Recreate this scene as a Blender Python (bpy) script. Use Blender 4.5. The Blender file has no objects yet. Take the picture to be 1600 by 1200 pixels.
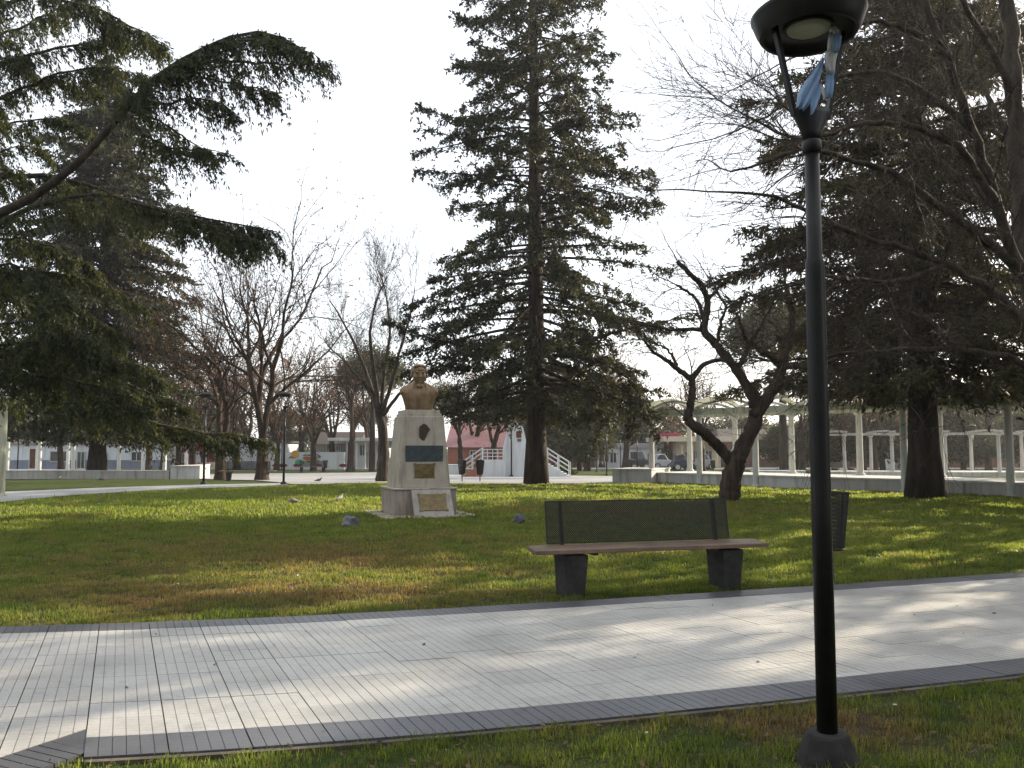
import bpy, bmesh, math, random
import numpy as np
from mathutils import Vector, Matrix

# ------------------------------------------------------------------ camera, sky, sun, exposure
sc = bpy.context.scene
C = sc.collection
FPX = 1335.0                      # focal length in pixels of the 1600 px wide photograph
PITCH = math.atan(100.0 / FPX)
EYE = 1.5
cam_d = bpy.data.cameras.new('camera'); cam = bpy.data.objects.new('camera', cam_d); C.objects.link(cam)
cam_d.sensor_width = 36.0; cam_d.lens = 36.0 * FPX / 1600.0
cam_d.clip_start = 0.05; cam_d.clip_end = 3000
cam.location = (0, 0, EYE); cam.rotation_euler = (math.pi / 2 + PITCH, 0, 0)
sc.camera = cam

SUN_AZ, SUN_EL = math.radians(56), math.radians(21)
world = bpy.data.worlds.new('World'); sc.world = world; world.use_nodes = True
wn = world.node_tree.nodes; wl = world.node_tree.links
bg = wn['Background']
sky = wn.new('ShaderNodeTexSky'); sky.sky_type = 'NISHITA'; sky.sun_disc = False
sky.sun_elevation = SUN_EL; sky.sun_rotation = SUN_AZ
sky.air_density = 1.0; sky.dust_density = 1.5; sky.ozone_density = 1.0; sky.altitude = 0
veil = wn.new('ShaderNodeMix'); veil.data_type = 'RGBA'; veil.inputs[0].default_value = 0.62     # thin even veil of high cloud
veil.inputs[7].default_value = (7.9, 8.0, 8.15, 1)
wl.new(sky.outputs['Color'], veil.inputs[6]); wl.new(veil.outputs[2], bg.inputs['Color']); bg.inputs['Strength'].default_value = 0.105
sun_d = bpy.data.lights.new('sun', 'SUN'); sun = bpy.data.objects.new('sun', sun_d); C.objects.link(sun)
sun_d.energy = 5.0; sun_d.angle = math.radians(0.53); sun_d.color = (1.0, 0.86, 0.66)
SUNV = Vector((math.sin(SUN_AZ) * math.cos(SUN_EL), math.cos(SUN_AZ) * math.cos(SUN_EL), math.sin(SUN_EL)))
sun.rotation_euler = SUNV.to_track_quat('Z', 'Y').to_euler()
sc.view_settings.view_transform = 'Standard'; sc.view_settings.look = 'None'
sc.view_settings.exposure = 1.14; sc.view_settings.gamma = 1.0
sc.cycles.use_denoising = True
sc.cycles.max_bounces = 6; sc.cycles.diffuse_bounces = 3; sc.cycles.glossy_bounces = 2
sc.cycles.transmission_bounces = 4; sc.cycles.transparent_max_bounces = 6
sc.cycles.sample_clamp_indirect = 6.0

# ------------------------------------------------------------------ geometry of the view
CP, SP = math.cos(PITCH), math.sin(PITCH)
def terr(y):
    t = min(max((y - 34.0) / 30.0, 0.0), 1.0)
    return -0.5 * t * t * (3 - 2 * t)
def terr_np(y):
    t = np.clip((y - 34.0) / 30.0, 0, 1)
    return -0.5 * t * t * (3 - 2 * t)
def ray(u, v):
    dx = (u - 800.0) / FPX; dy = -(v - 600.0) / FPX
    return Vector((dx, CP - dy * SP, SP + dy * CP))
def P(u, v, y):                   # point on a pixel's ray at distance y (world Y)
    r = ray(u, v); return Vector((0, 0, EYE)) + r * (y / r.y)
def G(u, v, z=None):              # point where a pixel's ray meets the ground (or a level z)
    r = ray(u, v)
    if z is not None:
        t = (z - EYE) / r.z
        return Vector((r.x * t, r.y * t, z))
    t = -EYE / r.z
    for _ in range(60):
        zz = terr(r.y * t); t2 = (zz - EYE) / r.z; t = 0.5 * (t + t2)
    return Vector((r.x * t, r.y * t, terr(r.y * t)))
def X_at(u, y): return (u - 800.0) / FPX * y * (1.0 / 1.0) * 1.003
def proj_np(V):                   # world -> photo pixels
    d = V - np.array([0, 0, EYE]); f = d[:, 1] * CP + d[:, 2] * SP; up = -d[:, 1] * SP + d[:, 2] * CP
    return 800 + FPX * d[:, 0] / f, 600 - FPX * up / f

# ------------------------------------------------------------------ scene helpers
def tag(o, label=None, cat=None, group=None, kind=None):
    if label: o['label'] = label
    if cat: o['category'] = cat
    if group: o['group'] = group
    if kind: o['kind'] = kind
    return o
def empty(name, loc=(0, 0, 0), rz=0.0):
    o = bpy.data.objects.new(name, None); C.objects.link(o)
    o.location = loc; o.rotation_euler = (0, 0, rz); o.empty_display_size = 0.1
    return o
def link(name, me, mat=None, parent=None, loc=None, rz=None):
    o = bpy.data.objects.new(name, me); C.objects.link(o)
    if mat and len(me.materials) == 0: me.materials.append(mat)
    if parent: o.parent = parent
    if loc is not None: o.location = loc
    if rz is not None: o.rotation_euler = (0, 0, rz)
    return o
def copy_tree(o, parent=None):
    c = o.copy(); C.objects.link(c); c.parent = parent
    for ch in o.children: copy_tree(ch, c)
    return c
class MB:
    """collects numpy geometry, then becomes one mesh"""
    def __init__(s): s.V = []; s.Q = []; s.T = []; s.n = 0; s.A = []
    def add(s, V, Q=None, T=None, a=None):
        V = np.asarray(V, dtype=np.float32).reshape(-1, 3); s.V.append(V)
        if Q is not None and len(Q): s.Q.append(np.asarray(Q, dtype=np.int32).reshape(-1, 4) + s.n)
        if T is not None and len(T): s.T.append(np.asarray(T, dtype=np.int32).reshape(-1, 3) + s.n)
        s.A.append(np.full(len(V), 0.5, np.float32) if a is None else np.asarray(a, np.float32))
        s.n += len(V)
    def tube(s, pts, rad, k=6, cap=True):
        pts = np.asarray(pts, dtype=np.float64); n = len(pts); rad = np.broadcast_to(np.asarray(rad, float), (n,))
        d = np.gradient(pts, axis=0); d /= np.maximum(np.linalg.norm(d, axis=1, keepdims=True), 1e-9)
        ref = np.array([0.0, 0, 1]) if abs(d[0, 2]) < 0.85 else np.array([1.0, 0, 0])
        a = np.cross(d, ref); nn = np.linalg.norm(a, axis=1, keepdims=True)
        a = np.where(nn < 1e-4, np.array([0, 1.0, 0]), a / np.maximum(nn, 1e-9)); b = np.cross(d, a)
        th = np.arange(k) * 2 * math.pi / k
        ring = a[:, None, :] * np.cos(th)[None, :, None] + b[:, None, :] * np.sin(th)[None, :, None]
        V = pts[:, None, :] + ring * rad[:, None, None]
        i = np.arange(n - 1)[:, None] * k; j = np.arange(k)[None, :]; j2 = (j + 1) % k
        Q = np.stack([i + j, i + j2, i + k + j2, i + k + j], -1).reshape(-1, 4)
        T = None
        V = V.reshape(-1, 3)
        if cap:
            V = np.vstack([V, pts[-1], pts[0]]); m = n * k; jj = np.arange(k)
            T = np.vstack([np.stack([(n - 1) * k + jj, (n - 1) * k + (jj + 1) % k, np.full(k, m)], -1),
                           np.stack([(jj + 1) % k, jj, np.full(k, m + 1)], -1)])
        s.add(V, Q, T); return s
    def prism(s, poly, z0, z1, bottom=False, a=None):    # poly: xy points counter-clockwise
        poly = np.asarray(poly, float); n = len(poly)
        if n < 3: return s
        V = np.vstack([np.c_[poly, np.full(n, z0)], np.c_[poly, np.full(n, z1)]])
        Q = [[i, (i + 1) % n, n + (i + 1) % n, n + i] for i in range(n)]; T = []
        if n == 4: Q.append([n, n + 1, n + 2, n + 3])
        else: T += [[n, n + i, n + i + 1] for i in range(1, n - 1)]
        if bottom: T += [[0, i + 1, i] for i in range(1, n - 1)]
        s.add(V, Q, T, None if a is None else np.concatenate([a, a])); return s
    def box(s, c, size, M=None):
        x, y, z = size[0] / 2, size[1] / 2, size[2] / 2
        V = np.array([[-x, -y, -z], [x, -y, -z], [x, y, -z], [-x, y, -z], [-x, -y, z], [x, -y, z], [x, y, z], [-x, y, z]])
        if M is not None: V = V @ np.array(M.to_3x3()).T
        V = V + np.asarray(c, float)
        s.add(V, [[0, 3, 2, 1], [4, 5, 6, 7], [0, 1, 5, 4], [1, 2, 6, 5], [2, 3, 7, 6], [3, 0, 4, 7]]); return s
    def bar(s, p, q, w, h, up=(0, 0, 1)):         # box from p to q
        p = Vector(p); q = Vector(q); d = (q - p); L = d.length; d.normalize()
        u = Vector(up); side = d.cross(u)
        if side.length < 1e-4: side = d.cross(Vector((0, 1, 0)))
        side.normalize(); u2 = side.cross(d)
        M = Matrix((( d.x, side.x, u2.x), (d.y, side.y, u2.y), (d.z, side.z, u2.z)))
        return s.box((p + q) / 2, (L, w, h), M)
    def lathe(s, prof, k=24, c=(0, 0, 0)):        # prof: (r, z) list bottom to top
        th = np.arange(k) * 2 * math.pi / k; c = np.asarray(c, float)
        V = np.array([[r * math.cos(t), r * math.sin(t), z] for r, z in prof for t in th]) + c
        Q = [[i * k + j, i * k + (j + 1) % k, (i + 1) * k + (j + 1) % k, (i + 1) * k + j] for i in range(len(prof) - 1) for j in range(k)]
        s.add(V, Q); return s
    def mesh(s, name, smooth=False):
        me = bpy.data.meshes.new(name)
        V = np.vstack(s.V) if s.V else np.zeros((0, 3), np.float32)
        Q = np.vstack(s.Q) if s.Q else np.zeros((0, 4), np.int32)
        T = np.vstack(s.T) if s.T else np.zeros((0, 3), np.int32)
        me.vertices.add(len(V)); me.vertices.foreach_set('co', V.astype(np.float32).ravel())
        nl = len(Q) * 4 + len(T) * 3; me.loops.add(nl); me.polygons.add(len(Q) + len(T))
        me.loops.foreach_set('vertex_index', np.concatenate([Q.ravel(), T.ravel()]).astype(np.int32))
        st = np.concatenate([np.arange(len(Q)) * 4, len(Q) * 4 + np.arange(len(T)) * 3]).astype(np.int32)
        me.polygons.foreach_set('loop_start', st)
        me.polygons.foreach_set('use_smooth', np.full(len(Q) + len(T), bool(smooth)))
        at = me.attributes.new('rnd', 'FLOAT', 'POINT'); at.data.foreach_set('value', np.concatenate(s.A).astype(np.float32))
        me.update(calc_edges=True); return me
    def build(s, name, mat, parent=None, loc=None, rz=None, smooth=False):
        return link(name, s.mesh(name, smooth), mat, parent, loc, rz)
def bevel(o, w, seg=2):
    m = o.modifiers.new('bevel', 'BEVEL'); m.width = w; m.segments = seg; m.limit_method = 'ANGLE'; return o

# ------------------------------------------------------------------ materials
def nodes(name):
    m = bpy.data.materials.new(name); m.use_nodes = True
    nt = m.node_tree; return m, nt, nt.nodes, nt.links, nt.nodes['Principled BSDF']
def noise(n, l, scale, detail=4, coord='Object', rough=0.55, vec=None, dist=0.0):
    t = n.new('ShaderNodeTexNoise'); t.inputs['Scale'].default_value = scale; t.inputs['Detail'].default_value = detail
    t.inputs['Roughness'].default_value = rough; t.inputs['Distortion'].default_value = dist
    if vec is None:
        if coord == 'Position': g = n.new('ShaderNodeNewGeometry'); vec = g.outputs['Position']
        else: g = n.new('ShaderNodeTexCoord'); vec = g.outputs[coord]
    l.new(vec, t.inputs['Vector']); return t.outputs['Fac']
def ramp(n, l, fac, stops):
    r = n.new('ShaderNodeValToRGB'); e = r.color_ramp.elements
    while len(e) < len(stops): e.new(0.5)
    for x, (p, c) in zip(e, stops): x.position = p; x.color = (*c, 1) if len(c) == 3 else c
    l.new(fac, r.inputs['Fac']); return r.outputs['Color']
def mixc(n, l, fac, a, b, mode='MIX'):
    m = n.new('ShaderNodeMix'); m.data_type = 'RGBA'; m.blend_type = mode
    if isinstance(fac, (int, float)): m.inputs[0].default_value = fac
    else: l.new(fac, m.inputs[0])
    for s, x in ((m.inputs[6], a), (m.inputs[7], b)):
        if isinstance(x, tuple): s.default_value = (*x, 1)
        else: l.new(x, s)
    return m.outputs[2]
def mathn(n, l, op, a, b=None, clamp=False):
    m = n.new('ShaderNodeMath'); m.operation = op; m.use_clamp = clamp
    for s, x in ((m.inputs[0], a), (m.inputs[1], b)):
        if x is None: continue
        if isinstance(x, (int, float)): s.default_value = x
        else: l.new(x, s)
    return m.outputs[0]
def bumpn(n, l, b, h, strength=0.3, dist=0.01):
    x = n.new('ShaderNodeBump'); x.inputs['Strength'].default_value = strength; x.inputs['Distance'].default_value = dist
    l.new(h, x.inputs['Height']); l.new(x.outputs['Normal'], b.inputs['Normal'])
def noisy(name, c1, c2, scale=4, rough=0.8, bump=0.3, bdist=0.01, lo=0.35, hi=0.65, metal=0.0, fine=None, coord='Object', spec=0.4):
    m, nt, n, l, b = nodes(name)
    f = noise(n, l, scale, 6, coord)
    col = ramp(n, l, f, [(lo, c1), (hi, c2)])
    f2 = noise(n, l, fine or scale * 9, 3, coord)
    col = mixc(n, l, 0.35, col, ramp(n, l, f2, [(0.3, (0.55, 0.55, 0.55)), (0.7, (1, 1, 1))]), 'MULTIPLY')
    l.new(col, b.inputs['Base Color'])
    b.inputs['Roughness'].default_value = rough; b.inputs['Metallic'].default_value = metal
    b.inputs['Specular IOR Level'].default_value = spec
    if bump: bumpn(n, l, b, f2, bump, bdist)
    return m
def flat(name, c, rough=0.6, metal=0.0, spec=0.4):
    return noisy(name, c, tuple(x * 0.82 for x in c), 3, rough, 0.08, 0.003, metal=metal, spec=spec)
def foliage(name, c1, c2, trans=0.35, tc=None, rough=0.6, attr=True):
    m, nt, n, l, b = nodes(name)
    a = n.new('ShaderNodeAttribute'); a.attribute_name = 'rnd'
    col = ramp(n, l, a.outputs['Fac'], [(0.0, c1), (1.0, c2)])
    l.new(col, b.inputs['Base Color']); b.inputs['Roughness'].default_value = rough
    b.inputs['Specular IOR Level'].default_value = 0.25
    t = n.new('ShaderNodeBsdfTranslucent')
    tcol = mixc(n, l, 1.0, col, tc or (1.4, 1.3, 0.6), 'MULTIPLY'); l.new(tcol, t.inputs['Color'])
    mx = n.new('ShaderNodeMixShader'); mx.inputs[0].default_value = trans
    l.new(b.outputs[0], mx.inputs[1]); l.new(t.outputs[0], mx.inputs[2])
    l.new(mx.outputs[0], n['Material Output'].inputs['Surface']); return m
def lawn_colour(n, l):
    pos = n.new('ShaderNodeNewGeometry').outputs['Position']
    big = noise(n, l, 0.45, 3, vec=pos); mid = noise(n, l, 1.7, 4, vec=pos, dist=0.6); fine = noise(n, l, 14, 3, vec=pos)
    sep = n.new('ShaderNodeSeparateXYZ'); l.new(pos, sep.inputs[0])
    # worn, drier turf in front of the monument and near the lamp
    def patch(cx, cy, rx, ry, amp):
        dx = mathn(n, l, 'DIVIDE', mathn(n, l, 'SUBTRACT', sep.outputs[0], cx), rx)
        dy = mathn(n, l, 'DIVIDE', mathn(n, l, 'SUBTRACT', sep.outputs[1], cy), ry)
        r = mathn(n, l, 'SQRT', mathn(n, l, 'ADD', mathn(n, l, 'MULTIPLY', dx, dx), mathn(n, l, 'MULTIPLY', dy, dy)))
        return mathn(n, l, 'MULTIPLY', mathn(n, l, 'SUBTRACT', 1.0, r, True), amp)
    d = mathn(n, l, 'ADD', mathn(n, l, 'MULTIPLY', big, 0.55), mathn(n, l, 'MULTIPLY', mid, 0.6))
    for p in ((-3.0, 11.6, 5.2, 4.6, 0.25), (1.5, 4.75, 1.5, 0.55, 0.34), (3, 21, 6, 4, 0.2), (-2.2, 8.9, 3.5, 1.2, 0.2)):
        d = mathn(n, l, 'ADD', d, patch(*p))
    dry = ramp(n, l, d, [(0.60, (0, 0, 0)), (0.86, (1, 1, 1))])
    green = ramp(n, l, mid, [(0.3, (0.043, 0.066, 0.017)), (0.7, (0.090, 0.114, 0.030))])
    brown = ramp(n, l, fine, [(0.3, (0.064, 0.051, 0.031)), (0.7, (0.112, 0.088, 0.052))])
    return mixc(n, l, dry, green, brown), fine
def mat_ground():
    m, nt, n, l, b = nodes('turf_soil')
    col, fine = lawn_colour(n, l)
    pos = n.new('ShaderNodeNewGeometry').outputs['Position']
    f2 = noise(n, l, 55, 4, vec=pos)
    col = mixc(n, l, 0.7, col, ramp(n, l, f2, [(0.3, (0.35, 0.35, 0.35)), (0.7, (1.15, 1.15, 1.15))]), 'MULTIPLY')
    l.new(col, b.inputs['Base Color']); b.inputs['Roughness'].default_value = 0.95
    b.inputs['Specular IOR Level'].default_value = 0.1
    bumpn(n, l, b, f2, 0.9, 0.05); return m
def mat_blade():
    m, nt, n, l, b = nodes('grass_blades')
    col, fine = lawn_colour(n, l)
    a = n.new('ShaderNodeAttribute'); a.attribute_name = 'rnd'
    col = mixc(n, l, 1.0, col, ramp(n, l, a.outputs['Fac'], [(0.0, (0.75, 0.78, 0.8)), (0.8, (1.5, 1.45, 1.2)), (1.0, (2.3, 2.0, 1.5))]), 'MULTIPLY')
    l.new(col, b.inputs['Base Color']); b.inputs['Roughness'].default_value = 0.45
    b.inputs['Specular IOR Level'].default_value = 0.35
    t = n.new('ShaderNodeBsdfTranslucent'); l.new(mixc(n, l, 1.0, col, (3.8, 3.4, 2.0), 'MULTIPLY'), t.inputs['Color'])
    mx = n.new('ShaderNodeMixShader'); mx.inputs[0].default_value = 0.55
    l.new(b.outputs[0], mx.inputs[1]); l.new(t.outputs[0], mx.inputs[2])
    l.new(mx.outputs[0], n['Material Output'].inputs['Surface']); return m
def mat_tile(name, c1, c2, rough):
    m, nt, n, l, b = nodes(name)
    pos = n.new('ShaderNodeNewGeometry').outputs['Position']
    f = noise(n, l, 1.3, 5, vec=pos); g = noise(n, l, 60, 3, vec=pos)
    oi = n.new('ShaderNodeObjectInfo')
    col = ramp(n, l, f, [(0.3, c1), (0.7, c2)])
    v = mathn(n, l, 'ADD', mathn(n, l, 'MULTIPLY', oi.outputs['Random'], 0.14), 0.90)
    gr = n.new('ShaderNodeCombineColor')
    for i in range(3): l.new(v, gr.inputs[i])
    col = mixc(n, l, 1.0, col, gr.outputs[0], 'MULTIPLY')
    col = mixc(n, l, 0.5, col, ramp(n, l, g, [(0.35, (0.78, 0.77, 0.75)), (0.6, (1, 1, 1))]), 'MULTIPLY')
    at = n.new('ShaderNodeAttribute'); at.attribute_name = 'rnd'            # fine moulded cross lines of each tile
    fr = mathn(n, l, 'FRACT', mathn(n, l, 'MULTIPLY', at.outputs['Fac'], 6.0)); ln = mathn(n, l, 'LESS_THAN', fr, 0.075)
    col = mixc(n, l, mathn(n, l, 'MULTIPLY', ln, 0.38), col, tuple(x * 0.35 for x in c1))
    st = noise(n, l, 5.0, 5, vec=pos, dist=1.0)
    col = mixc(n, l, ramp(n, l, st, [(0.56, (0, 0, 0)), (0.76, (0.55, 0.55, 0.55))]), col, tuple(x * 0.6 for x in c1))
    l.new(col, b.inputs['Base Color'])
    r = ramp(n, l, f, [(0.3, (rough - 0.08,) * 3), (0.7, (rough + 0.1,) * 3)]); l.new(r, b.inputs['Roughness'])
    b.inputs['Specular IOR Level'].default_value = 0.5
    bumpn(n, l, b, g, 0.12, 0.004); return m
def mat_bark(name, c1, c2, scale=6):
    m, nt, n, l, b = nodes(name)
    tc = n.new('ShaderNodeTexCoord'); mp = n.new('ShaderNodeMapping'); mp.inputs['Scale'].default_value = (1, 1, 0.18)
    l.new(tc.outputs['Object'], mp.inputs['Vector'])
    f = noise(n, l, scale, 6, vec=mp.outputs[0], dist=0.5); g = noise(n, l, scale * 3.5, 4, vec=mp.outputs[0])
    col = ramp(n, l, f, [(0.35, c1), (0.68, c2)])
    l.new(col, b.inputs['Base Color']); b.inputs['Roughness'].default_value = 0.9; b.inputs['Specular IOR Level'].default_value = 0.2
    bumpn(n, l, b, mathn(n, l, 'ADD', f, mathn(n, l, 'MULTIPLY', g, 0.5)), 0.9, 0.05); return m
def mat_stained(name, c1, c2, stain, scale=1.5, rough=0.85):   # rendered masonry with rain streaks
    m, nt, n, l, b = nodes(name)
    tc = n.new('ShaderNodeTexCoord'); mp = n.new('ShaderNodeMapping'); mp.inputs['Scale'].default_value = (1, 1, 0.12)
    l.new(tc.outputs['Object'], mp.inputs['Vector'])
    f = noise(n, l, scale, 6); s = noise(n, l, scale * 3.5, 5, vec=mp.outputs[0], dist=0.3); g = noise(n, l, 40, 3)
    col = ramp(n, l, f, [(0.3, c1), (0.7, c2)])
    col = mixc(n, l, ramp(n, l, s, [(0.50, (0, 0, 0)), (0.72, (0.75, 0.75, 0.75))]), col, stain)
    col = mixc(n, l, 0.3, col, ramp(n, l, g, [(0.3, (0.6, 0.6, 0.6)), (0.7, (1, 1, 1))]), 'MULTIPLY')
    l.new(col, b.inputs['Base Color']); b.inputs['Roughness'].default_value = rough; b.inputs['Specular IOR Level'].default_value = 0.25
    bumpn(n, l, b, g, 0.3, 0.006); return m

M = {}
M['ground'] = mat_ground(); M['blade'] = mat_blade()
M['tile'] = mat_tile('pale_tile', (0.37, 0.36, 0.335), (0.51, 0.495, 0.46), 0.48)
M['dtile'] = mat_tile('dark_tile', (0.075, 0.078, 0.088), (0.12, 0.122, 0.132), 0.42)
M['grout'] = noisy('grout', (0.10, 0.085, 0.065), (0.06, 0.055, 0.045), 8, 0.95, 0.5)
M['kerb'] = noisy('kerb_concrete', (0.14, 0.115, 0.085), (0.075, 0.065, 0.05), 5, 0.95, 0.6)
M['paving'] = noisy('plaza_paving', (0.34, 0.335, 0.325), (0.26, 0.255, 0.25), 0.6, 0.7, 0.2, coord='Position')
M['bark'] = mat_bark('conifer_bark', (0.022, 0.017, 0.013), (0.065, 0.050, 0.038))
M['bark2'] = mat_bark('bare_bark', (0.020, 0.014, 0.010), (0.068, 0.047, 0.034), 8)
M['bark3'] = mat_bark('grey_bark', (0.026, 0.021, 0.017), (0.080, 0.065, 0.050), 8)
M['twig'] = noisy('twigs', (0.075, 0.050, 0.036), (0.14, 0.10, 0.07), 5, 0.85, 0)
M['needle'] = foliage('conifer_needles', (0.021, 0.027, 0.017), (0.062, 0.062, 0.031), 0.28)
M['needle2'] = foliage('cedar_needles', (0.022, 0.033, 0.017), (0.085, 0.093, 0.035), 0.34)
M['needle3'] = foliage('cedar_brown_needles', (0.030, 0.034, 0.018), (0.085, 0.070, 0.032), 0.30)
M['leaf_dead'] = foliage('dead_leaves', (0.085, 0.050, 0.031), (0.19, 0.118, 0.068), 0.45, (1.5, 1.1, 0.8))
M['leaf_far'] = foliage('far_leaves', (0.035, 0.045, 0.028), (0.085, 0.085, 0.045), 0.3)
M['leaf_pine'] = foliage('pine_leaves', (0.045, 0.052, 0.035), (0.10, 0.10, 0.06), 0.3)
M['bush'] = foliage('bush_leaves', (0.03, 0.05, 0.018), (0.09, 0.12, 0.035), 0.35)
M['lamp'] = noisy('lamp_paint', (0.007, 0.0065, 0.0065), (0.014, 0.013, 0.012), 12, 0.42, 0.12, 0.002, spec=0.30)
M['lampbase'] = noisy('lamp_foot_concrete', (0.011, 0.010, 0.010), (0.032, 0.030, 0.027), 14, 0.85, 0.6, 0.006)
M['diffuser'] = flat('lamp_diffuser', (0.42, 0.42, 0.30), 0.35)
M['blue'] = foliage('sky_blue_cloth', (0.50, 0.65, 0.84), (0.46, 0.62, 0.83), 0.5, (1.0, 1.0, 1.0), 0.8)
M['white_cloth'] = foliage('white_cloth', (0.82, 0.82, 0.82), (0.78, 0.78, 0.78), 0.5, (1.0, 1.0, 1.0), 0.85)
M['wood'] = noisy('bench_wood', (0.13, 0.085, 0.06), (0.21, 0.145, 0.105), 3, 0.6, 0.4, 0.004)
M['mesh'] = noisy('black_mesh', (0.016, 0.016, 0.016), (0.030, 0.028, 0.026), 20, 0.5, 0.1, 0.002)
M['leg'] = noisy('bench_leg_concrete', (0.020, 0.019, 0.019), (0.045, 0.043, 0.041), 9, 0.8, 0.5, 0.005)
M['stone'] = mat_stained('monument_render', (0.37, 0.32, 0.26), (0.52, 0.465, 0.385), (0.20, 0.175, 0.14), 2.2)
M['stone2'] = mat_stained('monument_base_render', (0.27, 0.225, 0.185), (0.40, 0.345, 0.29), (0.16, 0.13, 0.105), 2.6)
M['slab'] = mat_stained('monument_slab', (0.34, 0.31, 0.27), (0.44, 0.405, 0.36), (0.25, 0.22, 0.18), 2.0)
M['bronze'] = noisy('bust_bronze', (0.155, 0.098, 0.052), (0.275, 0.185, 0.10), 5, 0.5, 0.3, 0.004, metal=0.25)
M['emblem'] = noisy('emblem_bronze', (0.060, 0.038, 0.026), (0.10, 0.062, 0.042), 12, 0.55, 0.3)
M['plaque_dark'] = noisy('dark_plaque', (0.045, 0.062, 0.072), (0.075, 0.095, 0.105), 10, 0.5, 0.3, 0.003)
M['plaque'] = noisy('bronze_plaque', (0.16, 0.115, 0.05), (0.26, 0.19, 0.085), 14, 0.55, 0.7, 0.006, metal=0.2)
M['rock'] = noisy('grey_rock', (0.10, 0.10, 0.115), (0.26, 0.26, 0.28), 7, 0.85, 0.9, 0.02)
M['pigeon'] = noisy('pigeon_feathers', (0.05, 0.05, 0.055), (0.11, 0.11, 0.12), 18, 0.7, 0.2)
M['pigeon2'] = noisy('pale_pigeon_feathers', (0.14, 0.13, 0.12), (0.36, 0.34, 0.32), 18, 0.7, 0.2)
M['white_wall'] = mat_stained('white_planter', (0.48, 0.47, 0.45), (0.60, 0.595, 0.575), (0.26, 0.24, 0.21), 1.2)
M['old_wall'] = mat_stained('stained_wall', (0.36, 0.345, 0.31), (0.48, 0.46, 0.42), (0.13, 0.115, 0.095), 1.2)
M['column'] = mat_stained('column_paint', (0.50, 0.50, 0.46), (0.62, 0.615, 0.57), (0.32, 0.31, 0.25), 2.2)
M['moss'] = mat_stained('mossy_beam', (0.34, 0.35, 0.24), (0.50, 0.50, 0.40), (0.13, 0.15, 0.06), 1.6)
M['glass'] = noisy('window_glass', (0.03, 0.035, 0.042), (0.06, 0.065, 0.072), 2, 0.12, 0, spec=0.6)
M['paper'] = flat('paper_scrap', (0.62, 0.62, 0.62), 0.8)
def paint(name, c): 
    if name not in M: M[name] = mat_stained(name, tuple(x * 0.92 for x in c), c, tuple(x * 0.62 for x in c), 0.8)
    return M[name]

# ------------------------------------------------------------------ ground
def build_ground():
    ys = np.unique(np.concatenate([np.linspace(-40, 30, 15), np.linspace(30, 70, 41), np.linspace(70, 300, 12), [600, 1200, 2000]]))
    xs = np.unique(np.concatenate([np.linspace(-60, 60, 25), [-1500, -600, -200, -100, 100, 200, 600, 1500]]))
    X, Y = np.meshgrid(xs, ys); V = np.stack([X, Y, terr_np(Y)], -1).reshape(-1, 3)
    nx = len(xs); i = np.arange(len(ys) - 1)[:, None] * nx; j = np.arange(nx - 1)[None, :]
    Q = np.stack([i + j, i + j + 1, i + nx + j + 1, i + nx + j], -1).reshape(-1, 4)
    mb = MB(); mb.add(V, Q); o = mb.build('ground', M['ground'], smooth=True); tag(o, 'wide park lawn of short green and dry turf', kind='structure')
build_ground()

# ------------------------------------------------------------------ tiled path
EDGE = [(-14.0, 6.35), (-9.0, 6.55), (-6.5, 6.87), (-4.31, 7.20), (-2.52, 7.47), (-0.60, 8.01), (1.29, 8.63), (3.52, 9.40), (6.22, 10.37), (9.0, 11.4), (14.0, 13.3)]
_ex = np.array([p[0] for p in EDGE]); _ey = np.array([p[1] for p in EDGE])
_sx = np.linspace(-14, 14, 561); _sy = np.interp(_sx, _ex, _ey)
_k = np.ones(41) / 41; _pad = np.pad(_sy, 20, mode='reflect', reflect_type='odd'); _sy = np.convolve(_pad, _k, 'valid')
_arc = np.concatenate([[0], np.cumsum(np.hypot(np.diff(_sx), np.diff(_sy)))])
def edge_pt(s): return np.array([np.interp(s, _arc, _sx), np.interp(s, _arc, _sy)])
def edge_y(x): return np.interp(x, _sx, _sy)
DIR = np.array([0.415, -0.910]); WID = 3.43; ROW = 0.31; COLW = 0.392
def near_y(x):                                     # near outer border of the path as y(x)
    nx = _sx + DIR[0] * WID; ny = _sy + DIR[1] * WID; return np.interp(x, nx, ny)
CORN_A = np.array([-2.34, 4.44]); CORN_D = np.array([-0.44, -0.90]); CORN_D /= np.linalg.norm(CORN_D)
CORN_N = np.array([CORN_D[1], -CORN_D[0]])         # points to the left (path side)
if CORN_N[0] > 0: CORN_N = -CORN_N
def corner_side(p): return float((np.asarray(p) - CORN_A) @ CORN_N)
def clip(poly, A, N):                              # keep the side N points to
    out = []; n = len(poly)
    for i in range(n):
        p, q = np.asarray(poly[i]), np.asarray(poly[(i + 1) % n]); a, b = (p - A) @ N, (q - A) @ N
        if a >= 0: out.append(p)
        if a * b < 0: out.append(p + (q - p) * a / (a - b))
    return out
def ccw(poly):
    a = sum(poly[i][0] * poly[(i + 1) % len(poly)][1] - poly[(i + 1) % len(poly)][0] * poly[i][1] for i in range(len(poly)))
    return poly if a > 0 else poly[::-1]
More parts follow.
